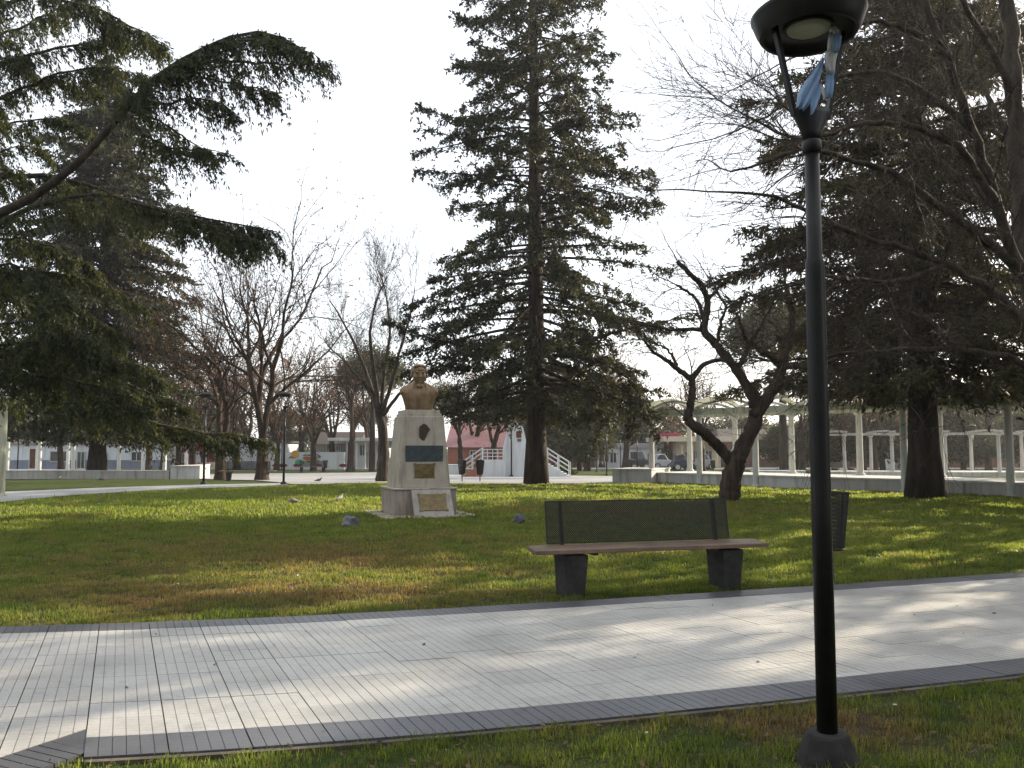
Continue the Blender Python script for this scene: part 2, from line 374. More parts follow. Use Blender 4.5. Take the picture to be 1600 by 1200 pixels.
def build_path():
    # bed sheet under the tiles
    mb = MB(); n = 120; s = np.linspace(0.3, _arc[-1] - 0.3, n); E = np.array([edge_pt(a) for a in s])
    V = np.vstack([np.c_[E - DIR * 0.0, np.full(n, 0.006)], np.c_[E + DIR * WID, np.full(n, 0.006)]])
    mb.add(V, [[i, n + i, n + i + 1, i + 1] for i in range(n - 1)])
    L = CORN_A + CORN_N * 4.5
    poly = [CORN_A + np.array([0.33, 0.05]), CORN_A + np.array([0.33, 0.05]) + CORN_D * 4.2, L + CORN_D * 4.2, L + CORN_D * 0.2]
    mb.add(np.c_[np.array(poly), np.full(4, 0.003)], [[0, 3, 2, 1]])
    path = tag(mb.build('path', M['grout']), 'pale grooved tile path with dark grey borders crossing the park', kind='structure')
    s0, rng = 0.0, random.Random(4)
    stuff = MB(); stuffd = MB()
    ncol = int(_arc[-1] / COLW) - 2
    zt = 0.026
    for i in range(1, ncol):
        a0 = i * COLW; xm = edge_pt(a0)[0]
        inview = -6.6 < xm < 6.6
        ribs = 6; off = (0.0, 0.5, 0.25, 0.75)[i % 4] * ROW * (rng.random() < 0.2)
        rows = [(-1, 0.0, ROW)]
        t = ROW
        near_end = edge_pt(a0 + COLW / 2) + DIR * (WID - ROW)
        ext = near_end[0] < CORN_A[0] + 0.1
        tend = 6.8 if ext else WID - ROW
        first = True
        while t < tend - 0.02:
            t1 = min(t + (ROW - off if first and off > 0.02 else ROW), tend)
            if tend - t1 < 0.08: t1 = tend
            rows.append((0, t, t1)); t = t1; first = False
        if not ext: rows.append((1, WID - ROW, WID))
        for kind, t0, t1 in rows:
            mb = MB(); dz = rng.uniform(-0.0015, 0.0015); g = 0.0022
            c_mid = edge_pt(a0 + COLW / 2) + DIR * (t0 + t1) / 2
            if ext and corner_side(c_mid) < -0.5: continue
            if c_mid[1] < 1.2: continue
            for r in range(ribs):
                u0 = a0 + COLW * (r / ribs) + (0.0022 if r else 0.0034); u1 = a0 + COLW * ((r + 1) / ribs) - (0.0022 if r < ribs - 1 else 0.0034)
                E0, E1 = edge_pt(u0), edge_pt(u1)
                poly = [E0 + DIR * (t0 + g), E0 + DIR * (t1 - g), E1 + DIR * (t1 - g), E1 + DIR * (t0 + g)]
                if ext and t1 > WID - 2 * ROW: poly = clip(poly, CORN_A, CORN_N)
                if len(poly) < 3: continue
                poly = ccw(poly)
                tn = np.array([-(E1 - E0)[1], (E1 - E0)[0]]); tt = np.array([((pt - E0) @ tn) / (DIR @ tn) for pt in poly])
                mb.prism(poly, 0.004, zt + dz, a=tt / ROW)
            if mb.n == 0: continue
            E0, E1 = edge_pt(a0 + 0.0036), edge_pt(a0 + COLW - 0.0036)
            poly = [E0 + DIR * (t0 + g), E0 + DIR * (t1 - g), E1 + DIR * (t1 - g), E1 + DIR * (t0 + g)]
            if ext and t1 > WID - 2 * ROW: poly = clip(poly, CORN_A, CORN_N)
            if len(poly) > 2: mb.prism(ccw(poly), 0.004, zt - 0.005)
            uu, vv = proj_np(np.array([[c_mid[0], c_mid[1], 0.0]]))
            seen = inview and -60 < uu[0] < 1660 and vv[0] < 1230
            if kind == 0:
                if seen: mb.build('tile', M['tile'], path)
                else:
                    for V, Q, T, A in [(np.vstack(mb.V), np.vstack(mb.Q), np.vstack(mb.T) if mb.T else None, None)]: stuff.add(V, Q, T)
            else:
                if seen: mb.build('border_tile', M['dtile'], path)
                else: stuffd.add(np.vstack(mb.V), np.vstack(mb.Q), np.vstack(mb.T) if mb.T else None)
    tag(stuff.build('outlying_tiles', M['tile'], path), kind='stuff'); tag(stuffd.build('outlying_border_tiles', M['dtile'], path), kind='stuff')
    # border of the corner where a second path leaves towards the viewer
    mi = min(i for i in range(1, ncol) if not (edge_pt(i * COLW + COLW / 2) + DIR * (WID - ROW))[0] < CORN_A[0] + 0.1)
    L0 = edge_pt(mi * COLW - 0.002) + DIR * (WID - ROW + 0.003); L1 = edge_pt(mi * COLW - 0.002) + DIR * WID
    mb = MB(); mb.prism(ccw([CORN_A - CORN_N * 0.003 - CORN_D * 0.001, CORN_A - CORN_N * 0.31, L0 + np.array([0.1, 0.0]), CORN_A - CORN_D * 0.212 - CORN_N * 0.003]), 0.004, 0.0225); mb.build('border_tile', M['dtile'], path)
    for k in range(9):
        a = CORN_A + CORN_D * (k * 0.395 + (0.0 if k else -0.0)); b = CORN_A + CORN_D * ((k + 1) * 0.395 - 0.006); w = -CORN_N * 0.31; e = -CORN_N * 0.004
        mb = MB()
        for r in range(6):
            f0, f1 = r / 6 + 0.009, (r + 1) / 6 - 0.009
            poly = [a + (b - a) * f0 + e, a + (b - a) * f1 + e, a + (b - a) * f1 + w, a + (b - a) * f0 + w]
            # keep clear of the main border
            A2 = np.array([CORN_A[0], CORN_A[1] - 0.02]); 
            mb.prism(ccw(poly), 0.004, 0.0235)
        if mb.n: mb.build('border_tile', M['dtile'], path)
    # thin concrete edging on the near side
    s = np.linspace(7.6, _arc[-1] - 1, 90); E = np.array([edge_pt(a) + DIR * (WID + 0.012) for a in s]); E2 = np.array([edge_pt(a) + DIR * (WID + 0.05) for a in s])
    E = E[E[:, 0] > -2.1]; E2 = E2[-len(E):]; n = len(E); mb = MB()
    V = np.vstack([np.c_[E, np.full(n, 0.0)], np.c_[E, np.full(n, 0.018)], np.c_[E2, np.full(n, 0.018)], np.c_[E2, np.full(n, 0.0)]])
    Q = [[r * n + i, r * n + i + 1, (r + 1) * n + i + 1, (r + 1) * n + i] for r in range(3) for i in range(n - 1)]
    mb.add(V, Q); mb.build('edging', M['kerb'], path)
build_path()

# ------------------------------------------------------------------ plaza behind the lawn and the far footpath
NEAR_U = [-500, -200, 0, 100, 200, 300, 440, 480, 600, 700, 830, 960, 1030]
NEAR_V = [812, 797, 786, 776, 769.5, 764.5, 759.5, 757.5, 755, 756.5, 757, 756, 755]
FAR_U = [-500, -200, 0, 150, 310, 430, 452]
FAR_V = [783, 776, 770, 763.5, 758.2, 756.0, 755.4]
def ribbon(name, us, vn, vf, mat, z, label, nsub=10):
    mb = MB(); V = []; m = nsub + 1
    for u, a, b in zip(us, vn, vf):
        p, q = G(u, a), G(u, b)
        for k in range(m):
            x = p.lerp(q, k / nsub); V.append((x.x, x.y, terr(x.y) + z))
    Q = [[i * m + k, (i + 1) * m + k, (i + 1) * m + k + 1, i * m + k + 1] for i in range(len(us) - 1) for k in range(nsub)]
    mb.add(V, Q); return tag(mb.build(name, mat, smooth=True), label, kind='structure')
us = np.arange(-500, 456, 12.0)
ribbon('footpath', us, np.interp(us, NEAR_U, NEAR_V), np.interp(us, FAR_U, FAR_V), M['paving'], 0.03, 'narrow pale footpath curving past the far lawn', 4)
us = np.arange(300, 1040, 12.0)
vn = np.interp(us, [300, 320, 400, 440, 452, 480, 600, 700, 830, 960, 1040], [747.5, 749.5, 751.5, 755, 757.5, 757.5, 755, 756.5, 757, 756, 755])
vf = np.interp(us, [300, 600, 700, 960, 1040], [741.5, 738.5, 742, 744.5, 745])
ribbon('plaza', us, vn, vf, M['paving'], 0.034, 'broad pale paved plaza beyond the lawn')
us = np.arange(700, 1200, 20.0)
ribbon('street', np.arange(-100, 1700, 50.0), [733.5] * 36, [730.8] * 36, M['paving'], 0.02, 'pale street in front of the far houses', 3)

# ------------------------------------------------------------------ grass
def blades(name, pts, lens, wid, rng, segs, label):
    n = len(pts); az = rng.uniform(0, 2 * math.pi, n); lean = rng.uniform(0.1, 0.9, n)
    L = lens * rng.uniform(0.55, 1.25, n); W = wid * rng.uniform(0.7, 1.3, n)
    d = np.stack([np.cos(az), np.sin(az), np.zeros(n)], -1); s = np.stack([-np.sin(az), np.cos(az), np.zeros(n)], -1)
    tw = rng.uniform(-1, 1, n)[:, None] * d * 0.6 + s; s = tw / np.linalg.norm(tw, axis=1, keepdims=True)
    up = np.array([0, 0, 1.0])
    rnd = np.clip(rng.beta(2, 3, n), 0, 1)
    mb = MB(); b = pts
    if segs == 1:
        tip = b + up * (L * np.cos(lean))[:, None] + d * (L * np.sin(lean))[:, None]
        V = np.stack([b - s * W[:, None] / 2, b + s * W[:, None] / 2, tip], 1).reshape(-1, 3)
        T = np.arange(n * 3).reshape(-1, 3); mb.add(V, None, T, np.repeat(rnd, 3))
    else:
        mid = b + up * (L * 0.55 * np.cos(lean * 0.5))[:, None] + d * (L * 0.55 * np.sin(lean * 0.5))[:, None]
        tip = mid + up * (L * 0.5 * np.cos(lean * 1.5))[:, None] + d * (L * 0.5 * np.sin(lean * 1.5))[:, None]
        V = np.stack([b - s * W[:, None] / 2, b + s * W[:, None] / 2, mid + s * W[:, None] * 0.38, mid - s * W[:, None] * 0.38, tip], 1).reshape(-1, 3)
        o = np.arange(n)[:, None] * 5
        mb.add(V, o + np.array([[0, 1, 2, 3]]), o + np.array([[3, 2, 4]]), np.repeat(rnd, 5))
    return tag(mb.build(name, M['blade']), label, 'grass', kind='stuff')
def clump(pts, rng, scale, keep):                  # thin the points unevenly so the turf is patchy
    x, y = pts[:, 0] / scale, pts[:, 1] / scale
    f = np.sin(x * 1.7 + 1.3 * np.sin(y * 1.1)) * np.sin(y * 2.3 + 1.7 * np.sin(x * 0.7)) + 0.6 * np.sin(x * 4.1 + y * 3.3) * np.sin(y * 5.2 - x * 2.0)
    return f
def build_grass():
    rng = np.random.default_rng(11)
    # near side of the path
    n = 150000; x = rng.uniform(-2.6, 5.6, n); y = rng.uniform(2.9, 7.0, n)
    p = np.c_[x, y]; cs = (p - CORN_A) @ CORN_N
    ok = (y < near_y(x) - 0.02 - 0.05 * rng.random(len(x)) ** 2) & (cs < -0.36); p = p[ok]; f = clump(p, rng, 0.17, 0)
    u, v = proj_np(np.c_[p, np.zeros(len(p))]); ok = (u > -40) & (u < 1640) & (v < 1290) & (rng.random(len(p)) < np.clip(0.68 + 0.55 * f, 0.12, 1)); p = p[ok]; f = f[ok]
    pts = np.c_[p, np.zeros(len(p))]
    blades('near_grass', pts, 0.046 * (1 + 0.5 * f), 0.0052, rng, 2, 'tufted foreground grass around the lamp foot')
    # lawn beyond the path, in rings of distance
    for k, (y0, y1, nb, ln, wd, seg, lab) in enumerate(((6.8, 11.0, 210000, 0.042, 0.0065, 2, 'lawn grass along the far edge of the tiled path'),
                                              (11.0, 18.0, 260000, 0.055, 0.016, 1, 'lawn grass in front of the monument'),
                                              (18.0, 38.5, 330000, 0.075, 0.040, 1, 'lawn grass behind the monument up to the plaza'))):
        y = rng.uniform(y0, y1, nb); x = (rng.uniform(-60, 1660, nb) - 800) / FPX * y
        ok = y > edge_y(x) + 0.02 - 0.05 * rng.random(len(x)) ** 3; p = np.c_[x, y][ok]; f = clump(p, rng, 0.25 + 0.1 * k, 0)
        ok = rng.random(len(p)) < np.clip(0.7 + 0.5 * f, 0.2, 1); p = p[ok]; f = f[ok]
        pts = np.c_[p, terr_np(p[:, 1])]; u, v = proj_np(pts)
        ok = v > np.interp(u, NEAR_U + [1100, 1215, 1469, 1590, 1800], NEAR_V + [757.5, 762.5, 772, 777, 784]) + 0.5
        blades('lawn_grass', pts[ok], ln * (1 + 0.45 * f[ok]), wd, rng, seg, lab)
build_grass()

# ------------------------------------------------------------------ monument: pedestal, plaques, bust
MONROT = math.radians(20)
def frustum(mb, z0, s0, z1, s1, c=(0, 0)):
    a, b = s0 / 2, s1 / 2
    V = [[-a, -a, z0], [a, -a, z0], [a, a, z0], [-a, a, z0], [-b, -b, z1], [b, -b, z1], [b, b, z1], [-b, b, z1]]
    V = np.array(V) + np.array([c[0], c[1], 0])
    mb.add(V, [[0, 3, 2, 1], [4, 5, 6, 7], [0, 1, 5, 4], [1, 2, 6, 5], [2, 3, 7, 6], [3, 0, 4, 7]]); return mb
def build_monument():
    c = G(651, 806); c.y += 0.45; c.x -= 0.02
    root = empty('monument_pedestal', c, MONROT)
    tag(root, 'tapered weathered stone pedestal with plaques carrying a bronze bust', 'pedestal')
    mb = MB()
    mb.box((0.0, -0.05, 0.02), (2.1, 2.5, 0.05)); bevel(mb.build('footing', M['stone2'], root), 0.02)
    mb = MB(); frustum(mb, 0.03, 1.40, 0.59, 1.40); bevel(mb.build('plinth', M['stone2'], root), 0.012)
    mb = MB(); frustum(mb, 0.588, 1.46, 0.625, 1.46); bevel(mb.build('plinth_cap', M['stone'], root), 0.01)
    mb = MB(); frustum(mb, 0.622, 1.19, 2.21, 0.93); bevel(mb.build('shaft', M['stone'], root), 0.014)
    mb = MB(); frustum(mb, 2.205, 0.855, 2.275, 0.85); frustum(mb, 2.272, 0.80, 2.355, 0.79); bevel(mb.build('top_step', M['stone'], root), 0.01)
    k = (0.93 - 1.19) / 2 / (2.21 - 0.622)           # slope of the shaft's front face
    def front_y(z): return -(1.19 / 2 + k * (z - 0.622))
    tilt = Matrix.Rotation(math.atan(-k), 3, 'X')
    def face_plate(name, mat, poly, zc, th, notch=False):
        V = []; n = len(poly)
        for off in (0.004, -th):
            for x, z in poly:
                p = tilt @ Vector((0, 0, z)); V.append((x, front_y(zc) + p.y + off, zc + p.z))
        bm = bmesh.new(); vs = [bm.verts.new(v) for v in V]
        bm.faces.new(vs[n:][::1]); bm.faces.new(vs[:n][::-1])
        for i in range(n): bm.faces.new((vs[i], vs[(i + 1) % n], vs[n + (i + 1) % n], vs[n + i]))
        bmesh.ops.recalc_face_normals(bm, faces=bm.faces)
        me = bpy.data.meshes.new(name); bm.to_mesh(me); bm.free(); return link(name, me, mat, root)
    def scroll(w, h):                                # plaque outline with waisted edges and knobbed corners
        pts = []
        for (sx, sz) in ((-1, -1), (1, -1), (1, 1), (-1, 1)):
            x, z = sx * w / 2, sz * h / 2
            cor = [(x, z - sz * 0.05 ), (x - sx * 0.025, z - sz * 0.075)] ; cor2 = [(x - sx * 0.07, z - sz * 0.022), (x - sx * 0.05, z)]
            cr = [(x - sx * 0.022, z - sz * 0.07), (x, z - sz * 0.045), (x, z), (x - sx * 0.045, z), (x - sx * 0.07, z - sz * 0.02)]
            if (sx * sz) < 0: cr = cr[::-1]
            pts += cr
        return pts
    em = [(-0.115, 0.10), (-0.10, 0.17), (-0.005, 0.235), (0.03, 0.20), (0.055, 0.205), (0.075, 0.165), (0.135, 0.10), (0.075, 0.02), (0.055, -0.05), (-0.005, -0.19), (-0.02, -0.17), (-0.105, -0.09)]
    face_plate('emblem', M['emblem'], em[::-1], 1.815, 0.025)
    d = face_plate('dark_plaque', M['plaque_dark'], [(-0.425, -0.19), (0.425, -0.19), (0.425, 0.19), (-0.425, 0.19)], 1.365, 0.028)
    d['label'] = 'blue grey rectangular plaque'
    for sx in (-1, 1):
        for sz in (-1, 1):
            b = MB(); b.lathe([(0.0, 0.0), (0.012, 0.0), (0.010, 0.006), (0.0, 0.009)], 8)
            o = b.build('screw', M['plaque'], d, Vector((sx * 0.39, front_y(1.365 + sz * 0.16) - 0.028, 1.365 + sz * 0.16))); o.rotation_euler = (math.pi / 2, 0, 0)
    p = face_plate('bronze_plaque', M['plaque'], scroll(0.49, 0.37), 0.985, 0.026)
    def relief(z0, w, rows, dz, y_of, par, tl):      # worn, unreadable raised lines
        rg = random.Random(rows); b = MB()
        for r in range(rows):
            x = -w / 2 + rg.uniform(0, 0.04)
            while x < w / 2 - 0.03:
                L = rg.uniform(0.02, 0.07); L = min(L, w / 2 - x)
                y, z = y_of(r); b.box((x + L / 2, y, z), (L, 0.006, 0.013), tl); x += L + rg.uniform(0.012, 0.03)
        tag(b.build('worn_relief', M['plaque'], par), kind='stuff')
    relief(0, 0.36, 6, 0, lambda r: (front_y(1.10 - r * 0.045) - 0.026, 1.10 - r * 0.045), p, tilt)
    # slanted slab leaning on the plinth with its own bronze plaque
    th = math.radians(33); R = Matrix.Rotation(-th, 3, 'X')
    base = Vector((0.10, -1.13, 0.03))
    def slab_pt(x, h, o): q = R @ Vector((0, -o, h)); return base + Vector((x, q.y, q.z))
    def slab_plate(name, mat, poly, o0, o1):
        n = len(poly); bm = bmesh.new(); vs = [bm.verts.new(slab_pt(x, h, o)) for o in (o0, o1) for x, h in poly]
        bm.faces.new(vs[n:]); bm.faces.new(vs[:n][::-1])
        for i in range(n): bm.faces.new((vs[i], vs[(i + 1) % n], vs[n + (i + 1) % n], vs[n + i]))
        bmesh.ops.recalc_face_normals(bm, faces=bm.faces)
        me = bpy.data.meshes.new(name); bm.to_mesh(me); bm.free(); return link(name, me, mat, root)
    bevel(slab_plate('slanted_slab', M['slab'], [(-0.44, 0), (0.44, 0), (0.44, 0.67), (-0.44, 0.67)], -0.085, 0.0), 0.008)
    p2 = slab_plate('bronze_plaque', M['plaque'], [(x, z + 0.345) for x, z in scroll(0.64, 0.44)], -0.002, 0.024)
    relief(0, 0.48, 7, 0, lambda r: (slab_pt(0, 0.50 - r * 0.048, 0.024).y, slab_pt(0, 0.50 - r * 0.048, 0.024).z), p2, R)
    for o in root.children:
        if o.name.startswith('slanted'): pass
    return root, c
MON, MONC = build_monument()

def build_bust():
    c = MONC + Vector((0, 0, 2.357))
    bm = bmesh.new()
    def ell(x, y, z, a, b, cc, rx=0, ry=0, rz=0, seg=3):
        m = Matrix.Translation((x, y, z)) @ Matrix.Rotation(rz, 4, 'Z') @ Matrix.Rotation(ry, 4, 'Y') @ Matrix.Rotation(rx, 4, 'X') @ Matrix.Diagonal((a, b, cc, 1))
        if z > 0.64: m = Matrix.Translation((0, 0, 0.66)) @ Matrix.Scale(1.12, 4) @ Matrix.Translation((0, 0, -0.66)) @ m
        bmesh.ops.create_icosphere(bm, subdivisions=seg, radius=1.0, matrix=m)
    def loft(secs, k=28, pw=2.6):                    # stacked superellipse sections (cx, cy, z, rx, ry)
        rings = []
        for (cx, cy, z, rx, ry) in secs:
            ring = []
            for j in range(k):
                t = 2 * math.pi * j / k; ct, st = math.cos(t), math.sin(t)
                ring.append(bm.verts.new((cx + rx * math.copysign(abs(ct) ** (2 / pw), ct), cy + ry * math.copysign(abs(st) ** (2 / pw), st), z)))
            rings.append(ring)
        for a, b in zip(rings, rings[1:]):
            for j in range(k): bm.faces.new((a[j], a[(j + 1) % k], b[(j + 1) % k], b[j]))
        bm.faces.new(rings[0][::-1]); bm.faces.new(rings[-1])
    def slab(pts, th):                               # thick flap following a 3d strip of (left, right) points
        n = len(pts); f = []
        for a, b in pts: f.append((Vector(a), Vector(b)))
        vs = []
        for a, b in f: vs.append([bm.verts.new(a), bm.verts.new(b), bm.verts.new(b + Vector((0, th, 0))), bm.verts.new(a + Vector((0, th, 0)))])
        for p, q in zip(vs, vs[1:]):
            for j in range(4): bm.faces.new((p[j], p[(j + 1) % 4], q[(j + 1) % 4], q[j]))
        bm.faces.new(vs[0][::-1]); bm.faces.new(vs[-1])
    # torso and cut-off upper arms
    loft([(0.0, 0.0, -0.004, 0.315, 0.20), (0, 0.0, 0.12, 0.335, 0.215), (0, 0, 0.26, 0.375, 0.225), (0, 0.01, 0.40, 0.43, 0.215), (0, 0.02, 0.475, 0.455, 0.19), (0, 0.03, 0.54, 0.40, 0.165), (0, 0.035, 0.595, 0.28, 0.15), (0, 0.03, 0.645, 0.18, 0.14)])
    for sx in (-1, 1): ell(sx * 0.375, 0.02, 0.415, 0.075, 0.15, 0.085, ry=sx * 0.5)
    ell(0, -0.10, 0.33, 0.20, 0.13, 0.22)            # chest
    loft([(0, 0.02, 0.50, 0.15, 0.14), (0, 0.015, 0.60, 0.14, 0.135), (0, 0.0, 0.72, 0.125, 0.125)], pw=2)   # neck
    # head: cranium, face, jaw, cheeks
    ell(0, 0.045, 0.875, 0.150, 0.185, 0.165); ell(0, -0.02, 0.80, 0.135, 0.150, 0.175); ell(0, -0.055, 0.695, 0.105, 0.105, 0.085)
    ell(0, -0.115, 0.655, 0.055, 0.05, 0.042)        # chin
    ell(-0.075, -0.095, 0.755, 0.055, 0.06, 0.07); ell(0.075, -0.095, 0.755, 0.055, 0.06, 0.07)
    ell(0, -0.125, 0.905, 0.11, 0.045, 0.055)        # forehead
    ell(-0.062, -0.155, 0.855, 0.055, 0.026, 0.018, ry=0.12); ell(0.062, -0.155, 0.855, 0.055, 0.026, 0.018, ry=-0.12)   # brows
    ell(0, -0.175, 0.795, 0.021, 0.036, 0.062, rx=0.35); ell(0, -0.19, 0.758, 0.032, 0.030, 0.022)                      # nose
    ell(-0.06, -0.138, 0.822, 0.027, 0.02, 0.015); ell(0.06, -0.138, 0.822, 0.027, 0.02, 0.015)                          # eyes
    ell(0, -0.158, 0.712, 0.046, 0.02, 0.010); ell(0, -0.152, 0.692, 0.038, 0.022, 0.012)                                # lips
    ell(-0.155, 0.03, 0.80, 0.022, 0.04, 0.058, rz=0.3); ell(0.155, 0.03, 0.80, 0.022, 0.04, 0.058, rz=-0.3)            # ears
    # hair swept back
    ell(0, 0.075, 0.925, 0.158, 0.175, 0.125); ell(-0.135, 0.03, 0.88, 0.038, 0.10, 0.085); ell(0.135, 0.03, 0.88, 0.038, 0.10, 0.085)
    ell(-0.055, -0.08, 0.985, 0.08, 0.09, 0.04, ry=-0.2); ell(0.06, -0.06, 0.985, 0.085, 0.09, 0.042, ry=0.25); ell(0, 0.17, 0.83, 0.12, 0.08, 0.13)
    # coat: raised collar and long lapels, folds on the left sleeve side
    for sx in (-1, 1):
        slab([((sx * 0.12, -0.10, 0.655), (sx * 0.155, 0.02, 0.66)), ((sx * 0.145, -0.16, 0.56), (sx * 0.235, -0.06, 0.575)), ((sx * 0.135, -0.225, 0.42), (sx * 0.265, -0.185, 0.43)),
              ((sx * 0.105, -0.255, 0.24), (sx * 0.255, -0.225, 0.26)), ((sx * 0.085, -0.245, 0.02), (sx * 0.20, -0.225, 0.02))], 0.07)
        ell(sx * 0.13, 0.05, 0.60, 0.05, 0.11, 0.075)
        for i in range(4): ell(sx * (0.235 + 0.045 * i), -0.165 + 0.035 * i, 0.20 + 0.03 * i, 0.016, 0.028, 0.20, ry=sx * (0.12 + 0.03 * i))
    ell(0, -0.235, 0.17, 0.014, 0.012, 0.18)         # shirt front seam
    ell(0, -0.16, 0.585, 0.075, 0.035, 0.03); ell(-0.04, -0.185, 0.55, 0.045, 0.02, 0.028, ry=0.5); ell(0.04, -0.185, 0.55, 0.045, 0.02, 0.028, ry=-0.5)   # neckcloth
    bmesh.ops.recalc_face_normals(bm, faces=bm.faces)
    me = bpy.data.meshes.new('bust_raw'); bm.to_mesh(me); bm.free()
    tmp = bpy.data.objects.new('bust_raw', me); C.objects.link(tmp)
    r = tmp.modifiers.new('r', 'REMESH'); r.mode = 'VOXEL'; r.voxel_size = 0.010
    s = tmp.modifiers.new('s', 'SMOOTH'); s.factor = 0.5; s.iterations = 2
    dg = bpy.context.evaluated_depsgraph_get(); out = bpy.data.meshes.new_from_object(tmp.evaluated_get(dg))
    bpy.data.objects.remove(tmp); out.name = 'bust'
    for p in out.polygons: p.use_smooth = True
    out.materials.clear()
    o = link('bust', out, M['bronze'], None, c, MONROT - math.radians(6)); o.scale = (0.98, 0.98, 0.985)
    tag(o, 'bronze bust of a man in a coat on the stone pedestal', 'bust')
build_bust()

# ------------------------------------------------------------------ bench (prototype)
def build_bench():
    a, b = G(892, 930), G(1133, 918)
    mid = (a + b) / 2; d = (b - a); rz = math.atan2(d.y, d.x); half = d.length / 2
    root = empty('park_bench', mid, rz)
    tag(root, 'black mesh backed bench with brown plank seat beside the tiled path', 'bench', 'benches of the park')
    for s in (-1, 1):                               # local x along the bench, -y towards the path
        mb = MB(); x = s * half
        V = [[x - 0.10, -0.15, 0], [x + 0.10, -0.15, 0], [x + 0.10, 0.17, 0], [x - 0.10, 0.17, 0], [x - 0.125, -0.19, 0.425], [x + 0.125, -0.19, 0.425], [x + 0.125, 0.19, 0.425], [x - 0.125, 0.19, 0.425]]
        mb.add(V, [[0, 3, 2, 1], [4, 5, 6, 7], [0, 1, 5, 4], [1, 2, 6, 5], [2, 3, 7, 6], [3, 0, 4, 7]])
        bevel(mb.build('leg', M['leg'], root), 0.012)
        mb = MB(); mb.bar((x + (0.2 if s < 0 else -0.2), -0.20, 0.432), (x + (0.2 if s < 0 else -0.2), 0.22, 0.432), 0.05, 0.028); mb.build('bracket', M['lamp'], root)
    for k, (y0, y1) in enumerate(((-0.255, -0.105), (-0.095, 0.055), (0.065, 0.215))):
        mb = MB(); mb.box((0.03 * (k - 1), (y0 + y1) / 2, 0.468), (2.60 + 0.02 * k, y1 - y0, 0.042)); bevel(mb.build('seat_plank', M['wood'], root), 0.006)
    # back: two uprights and one expanded-metal sheet wrapped round them
    lean = math.radians(9)
    def bp(x, h, o=0.0): return Vector((x, 0.205 + math.sin(lean) * h + math.cos(lean) * o, 0.49 + math.cos(lean) * h - math.sin(lean) * o))
    for s in (-1, 1):
        mb = MB(); mb.bar(bp(s * 0.90, -0.05, 0.02), bp(s * 0.90, 0.455, 0.02), 0.05, 0.03, (1, 0, 0)); mb.build('back_post', M['lamp'], root)
    mb = MB(); x0, x1, h0, h1 = -1.07, 1.05, 0.015, 0.45; pitch = 0.0235; w = 0.0072; th = 0.004
    W, Hh = x1 - x0, h1 - h0
    def strip(xa, ha, xb, hb):
        dx, dh = xb - xa, hb - ha; L = math.hypot(dx, dh)
        if L < 1e-3: return
        nx, nh = -dh / L * w / 2, dx / L * w / 2
        q = [(xa + nx, ha + nh), (xa - nx, ha - nh), (xb - nx, hb - nh), (xb + nx, hb + nh)]
        V = [bp(x, h, o) for o in (-0.006, -0.006 - th) for x, h in q]
        mb.add([tuple(v) for v in V], [[0, 1, 2, 3], [7, 6, 5, 4], [0, 4, 5, 1], [2, 6, 7, 3]])
    n = int((W + Hh) / (pitch * 1.0)) + 1
    for i in range(n):
        c = i * pitch                                # rising strips and falling strips, clipped to the sheet
        xa = x0 + max(0, c - Hh); ha = h0 + min(Hh, c); xb = x0 + min(W, c); hb = h0 + max(0, c - W); strip(xa, ha, xb, hb)
        xa = x0 + max(0, c - Hh); ha = h1 - min(Hh, c); xb = x0 + min(W, c); hb = h1 - max(0, c - W); strip(xa, ha, xb, hb)
    mb.build('mesh_back', M['mesh'], root)
    for name, p, q in (('rim', bp(x0, h1, -0.008), bp(x1, h1, -0.008)), ('rim', bp(x0, h0, -0.008), bp(x1, h0, -0.008)), ('rim', bp(x0, h0, -0.008), bp(x0, h1, -0.008)), ('rim', bp(x1, h0, -0.008), bp(x1, h1, -0.008))):
        mb = MB(); mb.bar(p, q, 0.012, 0.014, (0, 1, 0)); mb.build(name, M['mesh'], root)
    return root
BENCH = build_bench()

# ------------------------------------------------------------------ litter bin (prototype)
def build_bin(name, label, loc, rz=0.0):
    root = empty(name, loc, rz); tag(root, label, 'bin', 'litter bins of the park')
    mb = MB(); mb.tube([(0, 0, 0), (0, 0, 0.42)], 0.024, 10); mb.build('post', M['lamp'], root)
    zt, zb, rt, rb = 0.985, 0.345, 0.208, 0.140
    mb = MB(); k = 84
    for i in range(k):                               # woven wire wall
        for sgn in (1, -1):
            pts = []
            for j in range(7):
                f = j / 6; t = 2 * math.pi * (i / k) + sgn * f * 0.55; r = rb + (rt - rb) * f
                pts.append((r * math.cos(t), r * math.sin(t), zb + (zt - zb) * f))
            mb.tube(pts, 0.0036, 3, False)
    mb.build('wire_basket', M['mesh'], root)
    for nm, z, r in (('rim', zt, rt), ('lower_ring', zb, rb)):
        mb = MB(); th = np.linspace(0, 2 * math.pi, 37); mb.tube(np.c_[r * np.cos(th), r * np.sin(th), np.full(37, z)], 0.013, 6, False); mb.build(nm, M['lamp'], root)
    mb = MB(); mb.lathe([(0.0, zb - 0.012), (rb, zb - 0.012), (rb, zb + 0.004), (0, zb + 0.004)], 24); mb.build('bottom_plate', M['lamp'], root)
    mb = MB()
    for t in (0.4, 1.97, 3.54, 5.11): mb.bar((rb * math.cos(t), rb * math.sin(t), zb), (rt * math.cos(t), rt * math.sin(t), zt), 0.03, 0.006, (math.cos(t), math.sin(t), 0))
    mb.build('strap', M['lamp'], root)
    return root
BIN = build_bin('litter_bin', 'tapered black wire litter bin standing right of the bench by the tiled path', G(1300, 905))

